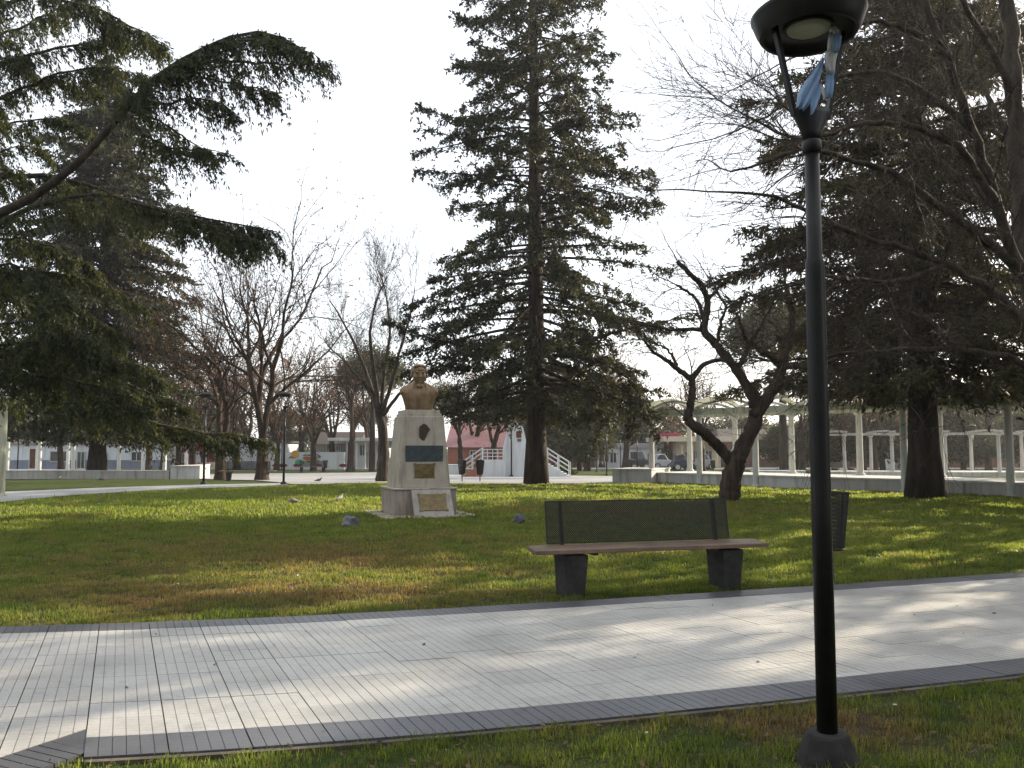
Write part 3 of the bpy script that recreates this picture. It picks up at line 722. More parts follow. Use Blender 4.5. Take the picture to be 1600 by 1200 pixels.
# ------------------------------------------------------------------ lamp (prototype)
LAMPG = G(1294, 1192)
def build_lamp():
    root = empty('street_lamp', LAMPG)
    tag(root, 'black lamp post with bowl head and a pale blue and white ribbon tied on', 'street lamp', 'street lamps of the park')
    mb = MB(); mb.lathe([(0.0, -0.03), (0.160, -0.03), (0.152, 0.0), (0.124, 0.075), (0.099, 0.132), (0.092, 0.142), (0.05, 0.146), (0, 0.146)], 32); mb.build('foot', M['lampbase'], root)
    mb = MB(); mb.lathe([(0.0, 0.14), (0.048, 0.14), (0.0475, 1.2), (0.0465, 2.395), (0.0445, 2.425), (0.037, 2.445), (0.036, 3.03), (0, 3.03)], 28); o = mb.build('pole', M['lamp'], root, smooth=True)
    mb = MB(); mb.lathe([(0.040, 2.98), (0.0465, 2.985), (0.0465, 3.035), (0.042, 3.045)], 28); mb.build('collar', M['lamp'], root, smooth=True)
    # forked bracket: a flat flared cup and two arms
    ang = math.radians(14); ax = Vector((math.cos(ang), math.sin(ang), 0)); ay = Vector((-math.sin(ang), math.cos(ang), 0))
    zc0, zc1 = 3.035, 3.215
    mb = MB(); V = []
    for z, a, b in ((zc0, 0.042, 0.040), (zc0 + 0.05, 0.054, 0.042), (zc0 + 0.15, 0.106, 0.042), (zc1, 0.112, 0.040)):
        for j in range(16):
            t = 2 * math.pi * j / 16; p = ax * (a * math.cos(t)) + ay * (b * math.sin(t)); V.append((p.x, p.y, z))
    Q = [[i * 16 + j, i * 16 + (j + 1) % 16, (i + 1) * 16 + (j + 1) % 16, (i + 1) * 16 + j] for i in range(3) for j in range(16)]
    mb.add(V, Q); o = mb.build('fork_cup', M['lamp'], root, smooth=True)
    m = o.modifiers.new('solid', 'SOLIDIFY'); m.thickness = 0.006
    zh = 3.60
    arms = []
    for s in (-1, 1):
        p = ax * (0.094 * s) + Vector((0, 0, zc1 - 0.05)); q = ax * (0.195 * s) + Vector((0, 0, zh + 0.03))
        mb = MB(); mb.bar(p, q, 0.020, 0.030, ay); arms.append((p, q)); mb.build('arm', M['lamp'], root)
    # head: shallow bowl open below, domed cap above
    mb = MB(); mb.lathe([(0.222, zh), (0.232, zh - 0.012), (0.242, zh), (0.262, zh + 0.040), (0.278, zh + 0.085), (0.284, zh + 0.098), (0.276, zh + 0.106), (0.20, zh + 0.165), (0.10, zh + 0.19), (0.0, zh + 0.20)], 48); mb.build('shade', M['lamp'], root, smooth=True)
    mb = MB(); mb.lathe([(0.222, zh), (0.214, zh + 0.034), (0.115, zh + 0.040), (0.0, zh + 0.040)], 48); mb.build('under_plate', M['lamp'], root, smooth=True)
    mb = MB(); mb.lathe([(0.0, zh + 0.008), (0.07, zh + 0.012), (0.105, zh + 0.024), (0.112, zh + 0.039), (0.0, zh + 0.039)], 40); mb.build('diffuser', M['diffuser'], root, smooth=True)
    mb = MB(); th = np.linspace(0, 2 * math.pi, 41); mb.tube(np.c_[0.116 * np.cos(th), 0.116 * np.sin(th), np.full(41, zh + 0.032)], 0.009, 6, False); mb.build('diffuser_ring', M['lamp'], root)
    return root
LAMP = build_lamp()
def build_ribbon():                                   # hangs from the head beside the right arm
    y = LAMPG.y - 0.10
    knot = P(1303, 45, y)
    root = empty('ribbon', knot); tag(root, 'torn pale blue and white ribbon tied to the lamp head', 'ribbon')
    def strip(name, path, widths, mat, seed, folds=3, amp=0.010):
        rg = random.Random(seed); pts = [P(u, v, y) - knot for u, v in path]; n = len(pts); m = 9
        V = []
        for i, (p, w) in enumerate(zip(pts, widths)):
            tdir = (pts[min(i + 1, n - 1)] - pts[max(i - 1, 0)]).normalized(); side = tdir.cross(Vector((0, 1, 0))).normalized()
            w2 = w / FPX * y * 1.0
            for k in range(m):
                f = k / (m - 1) - 0.5
                V.append(tuple(p + side * (f * w2) + Vector((0, amp * math.sin(f * folds * 6.28 + i * 0.7 + seed) - 0.004 * i, 0))))
        Q = [[i * m + k, (i + 1) * m + k, (i + 1) * m + k + 1, i * m + k + 1] for i in range(n - 1) for k in range(m - 1)]
        mb = MB(); mb.add(V, Q); o = mb.build(name, mat, root, smooth=True)
        s = o.modifiers.new('solid', 'SOLIDIFY'); s.thickness = 0.0015
        return o
    strip('knot', [(1300, 42), (1302, 46), (1305, 50), (1306, 54)], [9, 14, 12, 13], M['white_cloth'], 1, 2, 0.012)
    strip('tail', [(1306, 48), (1308, 58), (1306, 70), (1303, 82)], [9, 13, 14, 13], M['blue'], 2)
    strip('tail', [(1299.5, 50), (1298, 62), (1297, 74), (1296, 82)], [7, 9, 9, 8], M['white_cloth'], 3)
    strip('tail', [(1300, 81), (1298, 92), (1297, 104), (1297, 116)], [20, 19, 17, 13], M['white_cloth'], 4)
    strip('tail', [(1296.5, 116), (1296, 128), (1295, 142), (1294, 154)], [12, 13, 13, 12], M['blue'], 5, 2)
    strip('tail', [(1286, 92), (1279, 108), (1269, 130), (1258, 152), (1249, 172)], [4, 12, 22, 26, 14], M['blue'], 6, 2, 0.014)
    strip('tail', [(1279, 130), (1274, 150), (1270, 166), (1267, 180)], [9, 13, 10, 2], M['blue'], 7, 1)
    strip('thread', [(1284, 135), (1285, 143), (1287, 150), (1287, 156)], [3, 5, 3, 2], M['white_cloth'], 8, 1)
build_ribbon()

# ------------------------------------------------------------------ trees
def unit(v): return v / np.maximum(np.linalg.norm(v, axis=-1, keepdims=True), 1e-9)
def leaves(mb, pos, dirs, L, W, rng, per=3, spread=0.7, droop=0.0, rshift=0.0):
    n = len(pos)
    if n == 0: return
    pos = np.repeat(pos, per, 0); d = np.repeat(unit(dirs), per, 0); N = n * per
    d = unit(d + rng.normal(0, spread, (N, 3)) + np.array([0, 0, -droop]))
    s = unit(np.cross(d, rng.normal(0, 1, (N, 3))))
    l = L * rng.uniform(0.6, 1.35, N)[:, None]; w = W * rng.uniform(0.6, 1.3, N)[:, None]
    pos = pos + rng.normal(0, L * 0.15, (N, 3))
    V = np.stack([pos, pos + d * l * 0.45 + s * w * 0.5, pos + d * l, pos + d * l * 0.45 - s * w * 0.5], 1).reshape(-1, 3)
    r = np.clip(np.repeat(rng.beta(1.6, 2.6, n), per) + rng.normal(0, 0.12, N) + rshift, 0, 1)
    mb.add(V, np.arange(N * 4).reshape(-1, 4), None, np.repeat(r, 4))
def resample(pts, n):
    pts = np.asarray(pts, float); t = np.concatenate([[0], np.cumsum(np.linalg.norm(np.diff(pts, axis=0), axis=1))]); q = np.linspace(0, t[-1], n)
    out = np.stack([np.interp(q, t, pts[:, k]) for k in range(3)], -1)
    if n > 4:                                        # soften the corners
        o2 = out.copy(); o2[1:-1] = 0.25 * out[:-2] + 0.5 * out[1:-1] + 0.25 * out[2:]; out = o2
    return out
def dress(wood, mb, pts, rng, p):
    """hang twigs and needle sprays on one branch polyline"""
    pts = np.asarray(pts, float); seg = np.linalg.norm(np.diff(pts, axis=0), axis=1); L = seg.sum()
    n = max(2, int(L / p['step'])); s = rng.uniform(p.get('s0', 0.15), 1.0, n) ** p.get('pw', 0.85)
    t = np.concatenate([[0], np.cumsum(seg)]) / L
    base = np.stack([np.interp(s, t, pts[:, k]) for k in range(3)], -1)
    tan = unit(np.stack([np.interp(np.minimum(s + 0.04, 1), t, pts[:, k]) for k in range(3)], -1) - np.stack([np.interp(np.maximum(s - 0.04, 0), t, pts[:, k]) for k in range(3)], -1))
    side = unit(np.cross(tan, np.array([0, 0, 1.0]))); sg = np.where(rng.random(n) < 0.5, -1, 1)[:, None]
    up = np.array([0, 0, 1.0])
    d = unit(tan * p['fwd'] + side * sg * p['side'] * rng.uniform(0.2, 1.2, (n, 1)) + up * (p['up'] + rng.normal(0, p.get('upvar', 0.25), (n, 1))))
    tl = np.clip(p['tlen'] * rng.uniform(0.4, 1.3, n) * (1.15 - 0.65 * s), 0.06, 9) * min(1.0, 0.35 + L / p.get('Lref', 3.0))
    m = p['m']; f = (np.arange(m) + 0.6) / m
    tp = base[:, None, :] + d[:, None, :] * (tl[:, None] * f[None, :])[..., None] + (up * -p['droop'])[None, None, :] * ((tl[:, None] * f[None, :]) ** 2)[..., None] / max(p['tlen'], 0.1)
    tp += rng.normal(0, p.get('jit', 0.03), tp.shape)
    td = np.repeat(d[:, None, :], m, 1) + (up * -p['droop'] * 1.2)[None, None, :] * f[None, :, None]
    leaves(mb, tp.reshape(-1, 3), td.reshape(-1, 3), p['L'], p['W'], rng, p['per'], p['spread'], p.get('ldroop', 0.0))
    if p.get('twig'):
        for i in range(0, n, p['twig']):
            wood.tube(np.vstack([base[i], tp[i, m // 2], tp[i, -1]]), [p['tr'], p['tr'] * 0.7, p['tr'] * 0.3], 3, False)
def trunk_pts(base, h, rng, lean=(0, 0), wob=0.1, n=14):
    f = np.linspace(0, 1, n); w = np.cumsum(rng.normal(0, wob, (n, 2)), 0) * 0.35; w -= w[0]
    return np.c_[base[0] + lean[0] * f + w[:, 0] * f, base[1] + lean[1] * f + w[:, 1] * f, base[2] - 0.05 + h * f]
def finish_tree(name, label, cat, base, wood, leaf, mw, ml, group=None):
    root = empty(name, base); tag(root, label, cat, group)
    for mb, nm, m in ((wood, 'trunk', mw), (leaf, 'crown', ml)):
        if mb is None or mb.n == 0: continue
        mb.V = [v - np.array(base, dtype=np.float32) for v in mb.V]
        mb.build(nm, m, root, smooth=(nm == 'trunk'))
    return root
def conifer(name, label, base, h, r0, crown0, rad, nb, seed, p, ml, e0=(0.25, -0.25), dr=0.25, traced=(), lean=(0, 0), group=None, mw='bark', top_r=0.03, asym=None, lenvar=(0.55, 1.15), evar=0.12, zmin=1.9):
    rng = np.random.default_rng(seed); wood, leaf = MB(), MB(); base = np.array(base)
    tp = trunk_pts(base, h, rng, lean); f = np.linspace(0, 1, len(tp)); r = r0 * (1 - f) ** 0.8 + top_r; r[0] *= 1.35; r[1] *= 1.05
    wood.tube(tp, r, 12)
    for i in range(nb):
        ff = crown0 + (1 - crown0) * ((i + rng.random()) / nb) ** 1.08; ff = min(ff, 0.995)
        p0 = np.array([np.interp(ff, f, tp[:, k]) for k in range(3)]); q = (ff - crown0) / (1 - crown0)
        az = i * 2.39996 + rng.normal(0, 0.35); L = rad(q) * rng.uniform(*lenvar)
        if asym: L *= asym(az, q)
        e = e0[0] * q + e0[1] * (1 - q) + rng.normal(0, evar); g = np.linspace(0, 1, 8)
        hor = np.array([math.cos(az), math.sin(az), 0]); sd = np.array([-math.sin(az), math.cos(az), 0])
        bend = rng.normal(0, 0.12)
        pts = p0 + hor * (L * g)[:, None] + sd * (L * bend * g * g)[:, None] + np.array([0, 0, 1.0]) * (L * (e * g - dr * g * g * (1 - 0.3 * g)))[:, None]
        pts[:, 2] = np.maximum(pts[:, 2], base[2] + zmin + 0.25 * g); br = 0.012 + L * 0.011; wood.tube(pts, br * (1 - 0.85 * g), 5, False)
        dress(wood, leaf, pts, rng, p)
    for pl in traced:
        pts = resample(pl, 12); L = np.linalg.norm(np.diff(pts, axis=0), axis=1).sum(); g = np.linspace(0, 1, 12)
        wood.tube(pts, (0.02 + L * 0.012) * (1 - 0.85 * g), 6, False); dress(wood, leaf, pts, rng, p)
    return finish_tree(name, label, 'tree', base, wood, leaf, M[mw], ml, group)

SPRUCE = dict(step=0.150, s0=0.22, fwd=0.7, side=0.85, up=-0.08, tlen=0.85, droop=0.5, m=6, L=0.155, W=0.072, per=4, spread=0.9, upvar=0.45, twig=2, tr=0.010, jit=0.035)
DEODAR = dict(step=0.036, s0=0.12, fwd=0.45, side=0.5, up=-0.50, tlen=0.62, droop=0.7, m=8, L=0.095, W=0.026, per=4, spread=0.55, twig=3, tr=0.006, jit=0.018, ldroop=0.35, Lref=2.0)
CEDAR = dict(step=0.105, s0=0.10, fwd=0.6, side=0.8, up=-0.15, tlen=0.9, droop=0.4, m=6, L=0.21, W=0.062, per=3, spread=0.6, twig=2, tr=0.008, jit=0.04)

# the tall conifer behind the monument
cb = G(838, 757)
def centre_rad(q):
    return float(np.interp(q, [0, 0.06, 0.15, 0.30, 0.45, 0.6, 0.7, 0.78, 0.9, 1.0], [6.2, 7.0, 6.7, 6.0, 5.5, 4.6, 3.7, 2.9, 1.6, 0.2]))
conifer('tall_conifer', 'tall dark conifer with open tiers growing behind the stone monument', cb, 26.5, 0.36, 0.125, centre_rad, 330, 9, SPRUCE, M['needle'], e0=(0.35, -0.15), dr=0.20, top_r=0.05, lenvar=(0.4, 1.0), evar=0.22, zmin=2.6,
        traced=[[(cb.x, cb.y, 4.2), P(930, 610, cb.y - 1), P(1010, 640, cb.y - 2), P(1030, 690, cb.y - 2)], [(cb.x, cb.y, 4.6), P(760, 620, cb.y - 2), P(700, 635, cb.y - 3), P(668, 655, cb.y - 3)],
                [(cb.x, cb.y, 5.4), P(930, 560, cb.y - 2), P(1000, 600, cb.y - 2.5), P(985, 680, cb.y - 3)], [(cb.x, cb.y, 4.9), P(900, 600, cb.y - 1), P(950, 640, cb.y - 2), P(930, 690, cb.y - 2)],
                [(cb.x, cb.y, 6.4), P(740, 545, cb.y - 2), P(640, 520, cb.y - 3), P(600, 500, cb.y - 3)]])

# big conifer at the left, trunk in front of the low wall
lb = G(151, 748)
def left_rad(q): return float(np.interp(q, [0, 0.1, 0.25, 0.5, 0.8, 1.0], [5.6, 6.1, 5.7, 4.8, 3.2, 0.4]))
conifer('spreading_cedar', 'dense dark cedar with drooping lower boughs rising behind the far footpath', lb, 25, 0.42, 0.125, left_rad, 370, 8, {**CEDAR, 'step': 0.095, 'm': 6, 'per': 2, 'L': 0.27, 'W': 0.095}, M['needle'], e0=(0.3, -0.15), dr=0.25, lenvar=(0.45, 1.1), evar=0.2, zmin=2.3)
# nearer weeping cedar whose trunk stands outside the picture; its boughs reach in from the left
wb = G(-190, 822)
def wt(v): return P(-190, v, wb.y)
Yw = wb.y
def trace(lst): return [P(u, v, Yw + dy) for u, v, dy in lst]
weep = [
 [(-190, 400, 0), (-60, 355, -1.2), (30, 325, -2.0), (105, 275, -2.2), (150, 225, -2.2), (200, 160, -2.2), (255, 112, -2.0), (320, 70, -1.8), (400, 42, -1.8), (450, 62, -1.9), (474, 78, -2)],
 [(250, 118, -1.5), (310, 100, -1.3), (370, 96, -1.2), (440, 102, -1.1), (520, 98, -1.0), (528, 112, -1)],
 [(270, 105, -1.5), (340, 66, -1.9), (410, 62, -2.2), (480, 80, -2.5), (500, 92, -2.5)],
 [(240, 130, -1.4), (300, 118, -1.8), (360, 130, -2.1), (420, 140, -2.3), (446, 155, -2.3)],
 [(205, 155, -1.3), (260, 165, -1.6), (300, 150, -1.8), (345, 160, -2), (370, 180, -2)],
 [(195, 175, -1.2), (230, 215, -1.5), (262, 230, -1.7), (310, 232, -1.9), (358, 240, -2)],
 [(195, 168, -1.2), (250, 190, -1.0), (300, 222, -0.8), (340, 252, -0.8)],
 [(-190, 330, 0), (0, 270, 0.4), (90, 275, 0.8), (180, 305, 1.0), (260, 330, 1.0), (345, 345, 0.8), (432, 362, 0.6)],
 [(-190, 440, 0), (60, 320, -0.5), (150, 300, -0.4), (240, 325, -0.4), (320, 348, -0.4), (415, 380, -0.5)],
 [(-190, 420, 0), (-60, 380, 1.5), (30, 370, 2.2), (100, 390, 2.6), (160, 430, 3)],
 [(-190, 470, 0), (-60, 440, 1.0), (60, 420, 1.8), (150, 440, 2.4), (230, 480, 2.8)],
 [(-190, 270, 0), (-60, 215, 1.8), (20, 190, 2.4), (90, 185, 2.8), (150, 205, 3)],
 [(-190, 60, 0), (-60, 30, -0.3), (60, -10, -0.5), (160, 15, -0.7), (262, 72, -0.9)],
 [(-190, 150, 0), (-40, 110, 0.4), (70, 80, 0.8), (170, 60, 1.0), (250, 70, 1.2)],
 [(-190, 110, 0), (-40, 70, 0.8), (60, 30, 1.4), (130, -10, 1.8), (160, -20, 2)],
 [(-190, 230, 0), (-50, 180, -0.3), (50, 130, 0.6), (130, 105, 0.8), (225, 115, 1)],
 [(-190, 300, 0), (-60, 260, -0.5), (0, 235, 0.9), (50, 225, 1.2), (80, 245, 1.4)],
 [(-190, 340, 0), (-70, 300, 0.8), (0, 280, 1.3), (50, 282, 1.7)],
 [(-190, 480, 0), (-60, 430, -0.6), (20, 410, -1.0), (70, 430, -1.3), (105, 470, -1.5)],
 [(-190, 520, 0), (-60, 470, 0.4), (40, 460, 0.8), (120, 480, 1.1), (195, 525, 1.3)],
 [(-190, 560, 0), (-60, 520, -0.6), (40, 500, -1.0), (110, 510, -1.3), (160, 545, -1.5)],
 [(-190, 580, 0), (-60, 545, -0.4), (40, 535, -0.8), (130, 545, -1.0), (215, 575, -1.2)],
 [(-190, 610, 0), (-60, 570, 0.5), (60, 562, 1.0), (170, 590, 1.6), (250, 618, 2.0), (305, 640, 2.3)],
 [(-190, 620, 0), (0, 590, 1.0), (120, 610, 2.0), (230, 660, 3.0), (330, 678, 3.8), (400, 684, 4.4), (424, 692, 4.6)],
 [(-190, 600, 0), (0, 585, -0.5), (100, 590, -0.8), (180, 612, -1.0), (235, 640, -1.1)],
 [(-190, 560, 0), (-20, 560, 1.0), (100, 540, 2.0), (190, 560, 2.5), (255, 590, 3.0)],
]
def weeping_cedar():
    rng = np.random.default_rng(21); wood, leaf = MB(), MB(); base = np.array(wb)
    h = 19.0; tp = trunk_pts(base, h, rng, (0.2, 0), 0.05); f = np.linspace(0, 1, len(tp)); r = 0.46 * (1 - f) ** 0.8 + 0.03; r[0] *= 1.3; wood.tube(tp, r, 14)
    p = dict(DEODAR)
    for i, b in enumerate(weep):
        pts = resample(trace(b), 22); g = np.linspace(0, 1, 22); L = np.linalg.norm(np.diff(pts, axis=0), axis=1).sum()
        r0 = 0.125 if i == 0 else 0.018 + 0.0075 * L
        pts[1:-1] += rng.normal(0, 0.015, (20, 3))
        wood.tube(pts, r0 * (1 - 0.88 * g), 7, False)
        q = dict(p); q['s0'] = 0.55 if i == 0 else (0.05 if i in (1, 2, 3, 4, 5, 6) else 0.2)
        if i == 0: q['pw'] = 0.7
        dress(wood, leaf, pts, rng, q)
        # side boughs give each tier its depth
        for k in range(0 if 0 < i < 7 else (2 if i == 0 else max(2, int(L / 1.0)))):
            s = rng.uniform(0.35 if i else 0.5, 0.95); j = int(s * 21); p0 = pts[j]; tan = unit(pts[min(j + 1, 21)] - pts[max(j - 1, 0)])
            sd = unit(np.cross(tan, [0, 0, 1.0])) * rng.choice([-1, 1]); l2 = rng.uniform(0.5, 1.2) * (1.3 - 0.6 * s); gg = np.linspace(0, 1, 6)
            pp = p0 + (tan * 0.75 + sd * 0.7)[None, :] * (l2 * gg)[:, None] + np.array([0, 0, -1.0]) * (0.35 * l2 * gg * gg)[:, None]
            wood.tube(pp, 0.012 * (1 - 0.8 * gg), 4, False); dress(wood, leaf, pp, rng, {**q, 's0': 0.05})
    # boughs on the sides away from the picture, so the tree is whole
    for i in range(46):
        ff = 0.16 + 0.82 * (i / 46); az = math.radians(80) + (i * 2.4) % 3.4; L = np.interp(ff, [0, 0.3, 1], [5, 5, 0.6]) * rng.uniform(0.7, 1.1); g = np.linspace(0, 1, 8)
        p0 = np.array([np.interp(ff, f, tp[:, k]) for k in range(3)]); hor = np.array([math.cos(az), math.sin(az), 0])
        pts = p0 + hor * (L * g)[:, None] + np.array([0, 0, 1.0]) * (L * (0.12 * g - 0.28 * g * g))[:, None]
        wood.tube(pts, (0.02 + 0.008 * L) * (1 - 0.85 * g), 5, False); dress(wood, leaf, pts, rng, {**p, 'step': 0.12, 'L': 0.16, 'W': 0.04, 'm': 6, 'per': 3})
    finish_tree('weeping_cedar', 'weeping cedar with long hanging needle boughs arching high over the lawn', 'tree', base, wood, leaf, M['bark'], M['needle2'])
weeping_cedar()

# cedar at the right, in front of the pergola
rb = G(1446, 779)
def right_rad(q): return float(np.interp(q, [0, 0.08, 0.3, 0.6, 0.85, 1.0], [5.4, 6.3, 5.9, 4.9, 3.3, 0.4]))
conifer('broad_cedar', 'dense brownish green cedar with thick trunk in front of the white pergola', rb, 18.5, 0.42, 0.19, right_rad, 270, 13, CEDAR, M['needle3'], e0=(0.35, -0.05), dr=0.22, lenvar=(0.45, 1.1), evar=0.2, zmin=3.1)

# ------------------------------------------------------------------ bare trees
def grow(wood, tips, p0, d0, L, r, lvl, rng, q):
    """one limb and, from it, its own side limbs; tips collects twig ends"""
    n = 6 if lvl > 2 else (4 if lvl == 2 else 3); seg = L / n; p = np.array(p0, float); d = unit(np.array(d0, float)); pts = [p.copy()]; ds = [d]
    for i in range(n):
        d = unit(d + rng.normal(0, q['wob'], 3) + np.array([0, 0, q['lift']]))
        p = p + d * seg; pts.append(p.copy()); ds.append(d)
    pts = np.array(pts); rr = r * np.linspace(1, 0.55 if lvl > 0 else 0.25, n + 1)
    wood.tube(pts, rr, 7 if r > 0.05 else (5 if r > 0.018 else 3), lvl == 0)
    if lvl == 0:
        tips.append((pts[-1], ds[-1])); tips.append((pts[len(pts) // 2], ds[-1])); return
    nc = q['kids'] + (1 if rng.random() < 0.5 else 0)
    for k in range(nc):
        s = 1.0 if k == 0 else rng.uniform(0.35, 0.95); j = min(int(s * n), n); dd = ds[j]
        perp = unit(np.cross(dd, rng.normal(0, 1, 3))); an = rng.uniform(0.12, 0.35) if k == 0 else rng.uniform(*q['ang'])
        nd = dd * math.cos(an) + perp * math.sin(an)
        grow(wood, tips, pts[j], nd, L * rng.uniform(*q['ratio']), max(rr[j] * (0.8 if k == 0 else rng.uniform(0.45, 0.7)), q.get('rmin', 0.0035)), lvl - 1, rng, q)
BARE = dict(wob=0.13, lift=0.05, kids=3, ang=(0.35, 0.9), ratio=(0.55, 0.85))
def bare_tree(name, label, base, h, r, seed, stems, q=BARE, lv=4, leafy=0, mw='bark2', group=None, fork=0.18, leafsize=0.09, cat='tree', spread=0.45):
    rng = np.random.default_rng(seed); wood, leaf = MB(), MB(); base = np.array(base); tips = []
    hf = h * fork; tp = trunk_pts(base, hf, rng, (rng.normal(0, 0.1), 0), 0.03, 6)
    wood.tube(tp, r * np.array([1.4, 1.08, 1, 0.97, 0.95, 0.95]), 10, False)
    for i in range(stems):
        az = 2 * math.pi * i / stems + rng.normal(0, 0.4) + seed; an = rng.uniform(0.4, 1.0) * spread
        d = np.array([math.cos(az) * math.sin(an), math.sin(az) * math.sin(an), math.cos(an)])
        grow(wood, tips, tp[-1] - np.array([0, 0, 0.1]), d, h * rng.uniform(0.34, 0.42), r * 0.62, lv, rng, q)
    if leafy:
        tp_ = np.array([t[0] for t in tips]); td = np.array([t[1] for t in tips]); sel = rng.random(len(tp_)) < leafy
        leaves(leaf, tp_[sel], td[sel] + np.array([0, 0, -1.2]), leafsize, leafsize * 0.6, rng, 3, 0.7, 0.6)
    return finish_tree(name, label, cat, base, wood, leaf, M[mw], M['leaf_dead'], group)

# pair with dead leaves left of the monument
bare_tree('bare_tree', 'tall bare tree clinging to brown leaves, left one of the pair flanking a bench', G(345, 750), 13.0, 0.28, 31, 2, {**BARE, 'lift': 0.07, 'wob': 0.19, 'rmin': 0.0075, 'kids': 4}, 4, 0.4, leafsize=0.10, spread=0.30, fork=0.13)
bare_tree('bare_tree', 'bare tree with brown leaves, right one of the pair flanking a bench', G(409, 751), 13.0, 0.28, 34, 3, {**BARE, 'lift': 0.06, 'wob': 0.19, 'rmin': 0.0075, 'kids': 4}, 4, 0.4, leafsize=0.10, spread=0.38, fork=0.16)
# leafless tree just left of the monument, traced from its main limbs
def traced_tree(name, label, base, limbs, seed, q, lv, mw, twigL, every=0.5, leafy=0.0, tw_r=0.012):
    rng = np.random.default_rng(seed); wood, leaf = MB(), MB(); tips = []; base = np.array(base)
    for pts, r0, r1 in limbs:
        pr = resample(pts, max(8, len(pts) * 4)); n = len(pr); g = np.linspace(0, 1, n)
        pr[1:-1] += rng.normal(0, 0.012, (n - 2, 3))
        rr = r0 + (r1 - r0) * g; rr = rr * (1 + rng.normal(0, 0.05, n)); wood.tube(pr, rr, 12 if r0 > 0.08 else 7, True)
        L = np.linalg.norm(np.diff(pr, axis=0), axis=1).sum(); k = max(1, int(L / every)) if r0 < 0.15 else 0
        for _ in range(k):
            s = rng.uniform(0.2, 1.0); j = min(int(s * (n - 1)), n - 2); d = unit(pr[j + 1] - pr[j])
            perp = unit(np.cross(d, rng.normal(0, 1, 3))); an = rng.uniform(0.3, 1.0)
            grow(wood, tips, pr[j], d * math.cos(an) + perp * math.sin(an), twigL * rng.uniform(0.5, 1.2), min(rr[j] * 0.5, tw_r), lv, rng, q)
        d = unit(pr[-1] - pr[-3]); grow(wood, tips, pr[-1], d, twigL, min(r1, tw_r * 1.2), lv, rng, q)
    if leafy:
        tp_ = np.array([t[0] for t in tips]); td = np.array([t[1] for t in tips]); sel = rng.random(len(tp_)) < leafy
        leaves(leaf, tp_[sel], td[sel] + np.array([0, 0, -1.0]), 0.08, 0.05, rng, 2, 0.7, 0.6)
    return finish_tree(name, label, 'tree', base, wood, leaf, M[mw], M['leaf_dead'])
mbase = G(597, 753); Ym = mbase.y
def tr(lst, Y0): return [P(u, v, Y0 + dy) for u, v, dy in lst]
traced_tree('bare_tree', 'leafless grey tree with upswept limbs close beside the stone monument', mbase, [
    (tr([(597, 756, 0), (599, 710, 0), (598, 670, 0), (592, 640, 0)], Ym), 0.30, 0.20),
    (tr([(592, 645, 0), (578, 600, 0.5), (560, 550, 0.8), (535, 500, 1.0), (515, 470, 1.2)], Ym), 0.12, 0.025),
    (tr([(593, 645, 0), (584, 580, -0.5), (577, 520, -0.8), (590, 460, -1), (606, 432, -1)], Ym), 0.12, 0.025),
    (tr([(595, 645, 0), (600, 580, 0.3), (610, 520, 0.6), (604, 460, 1), (590, 420, 1)], Ym), 0.11, 0.02),
    (tr([(597, 645, 0), (612, 600, -0.3), (624, 550, -0.6), (640, 500, -1), (648, 450, -1)], Ym), 0.11, 0.02),
    (tr([(598, 650, 0), (620, 620, -0.5), (650, 590, -1), (690, 570, -1.4), (720, 540, -1.6)], Ym), 0.09, 0.02),
    (tr([(588, 620, 0), (560, 590, -1), (535, 560, -1.6), (512, 540, -2)], Ym), 0.07, 0.02)],
    41, {**BARE, 'lift': 0.09, 'wob': 0.10, 'rmin': 0.007}, 3, 'bark3', 1.3, 0.42)
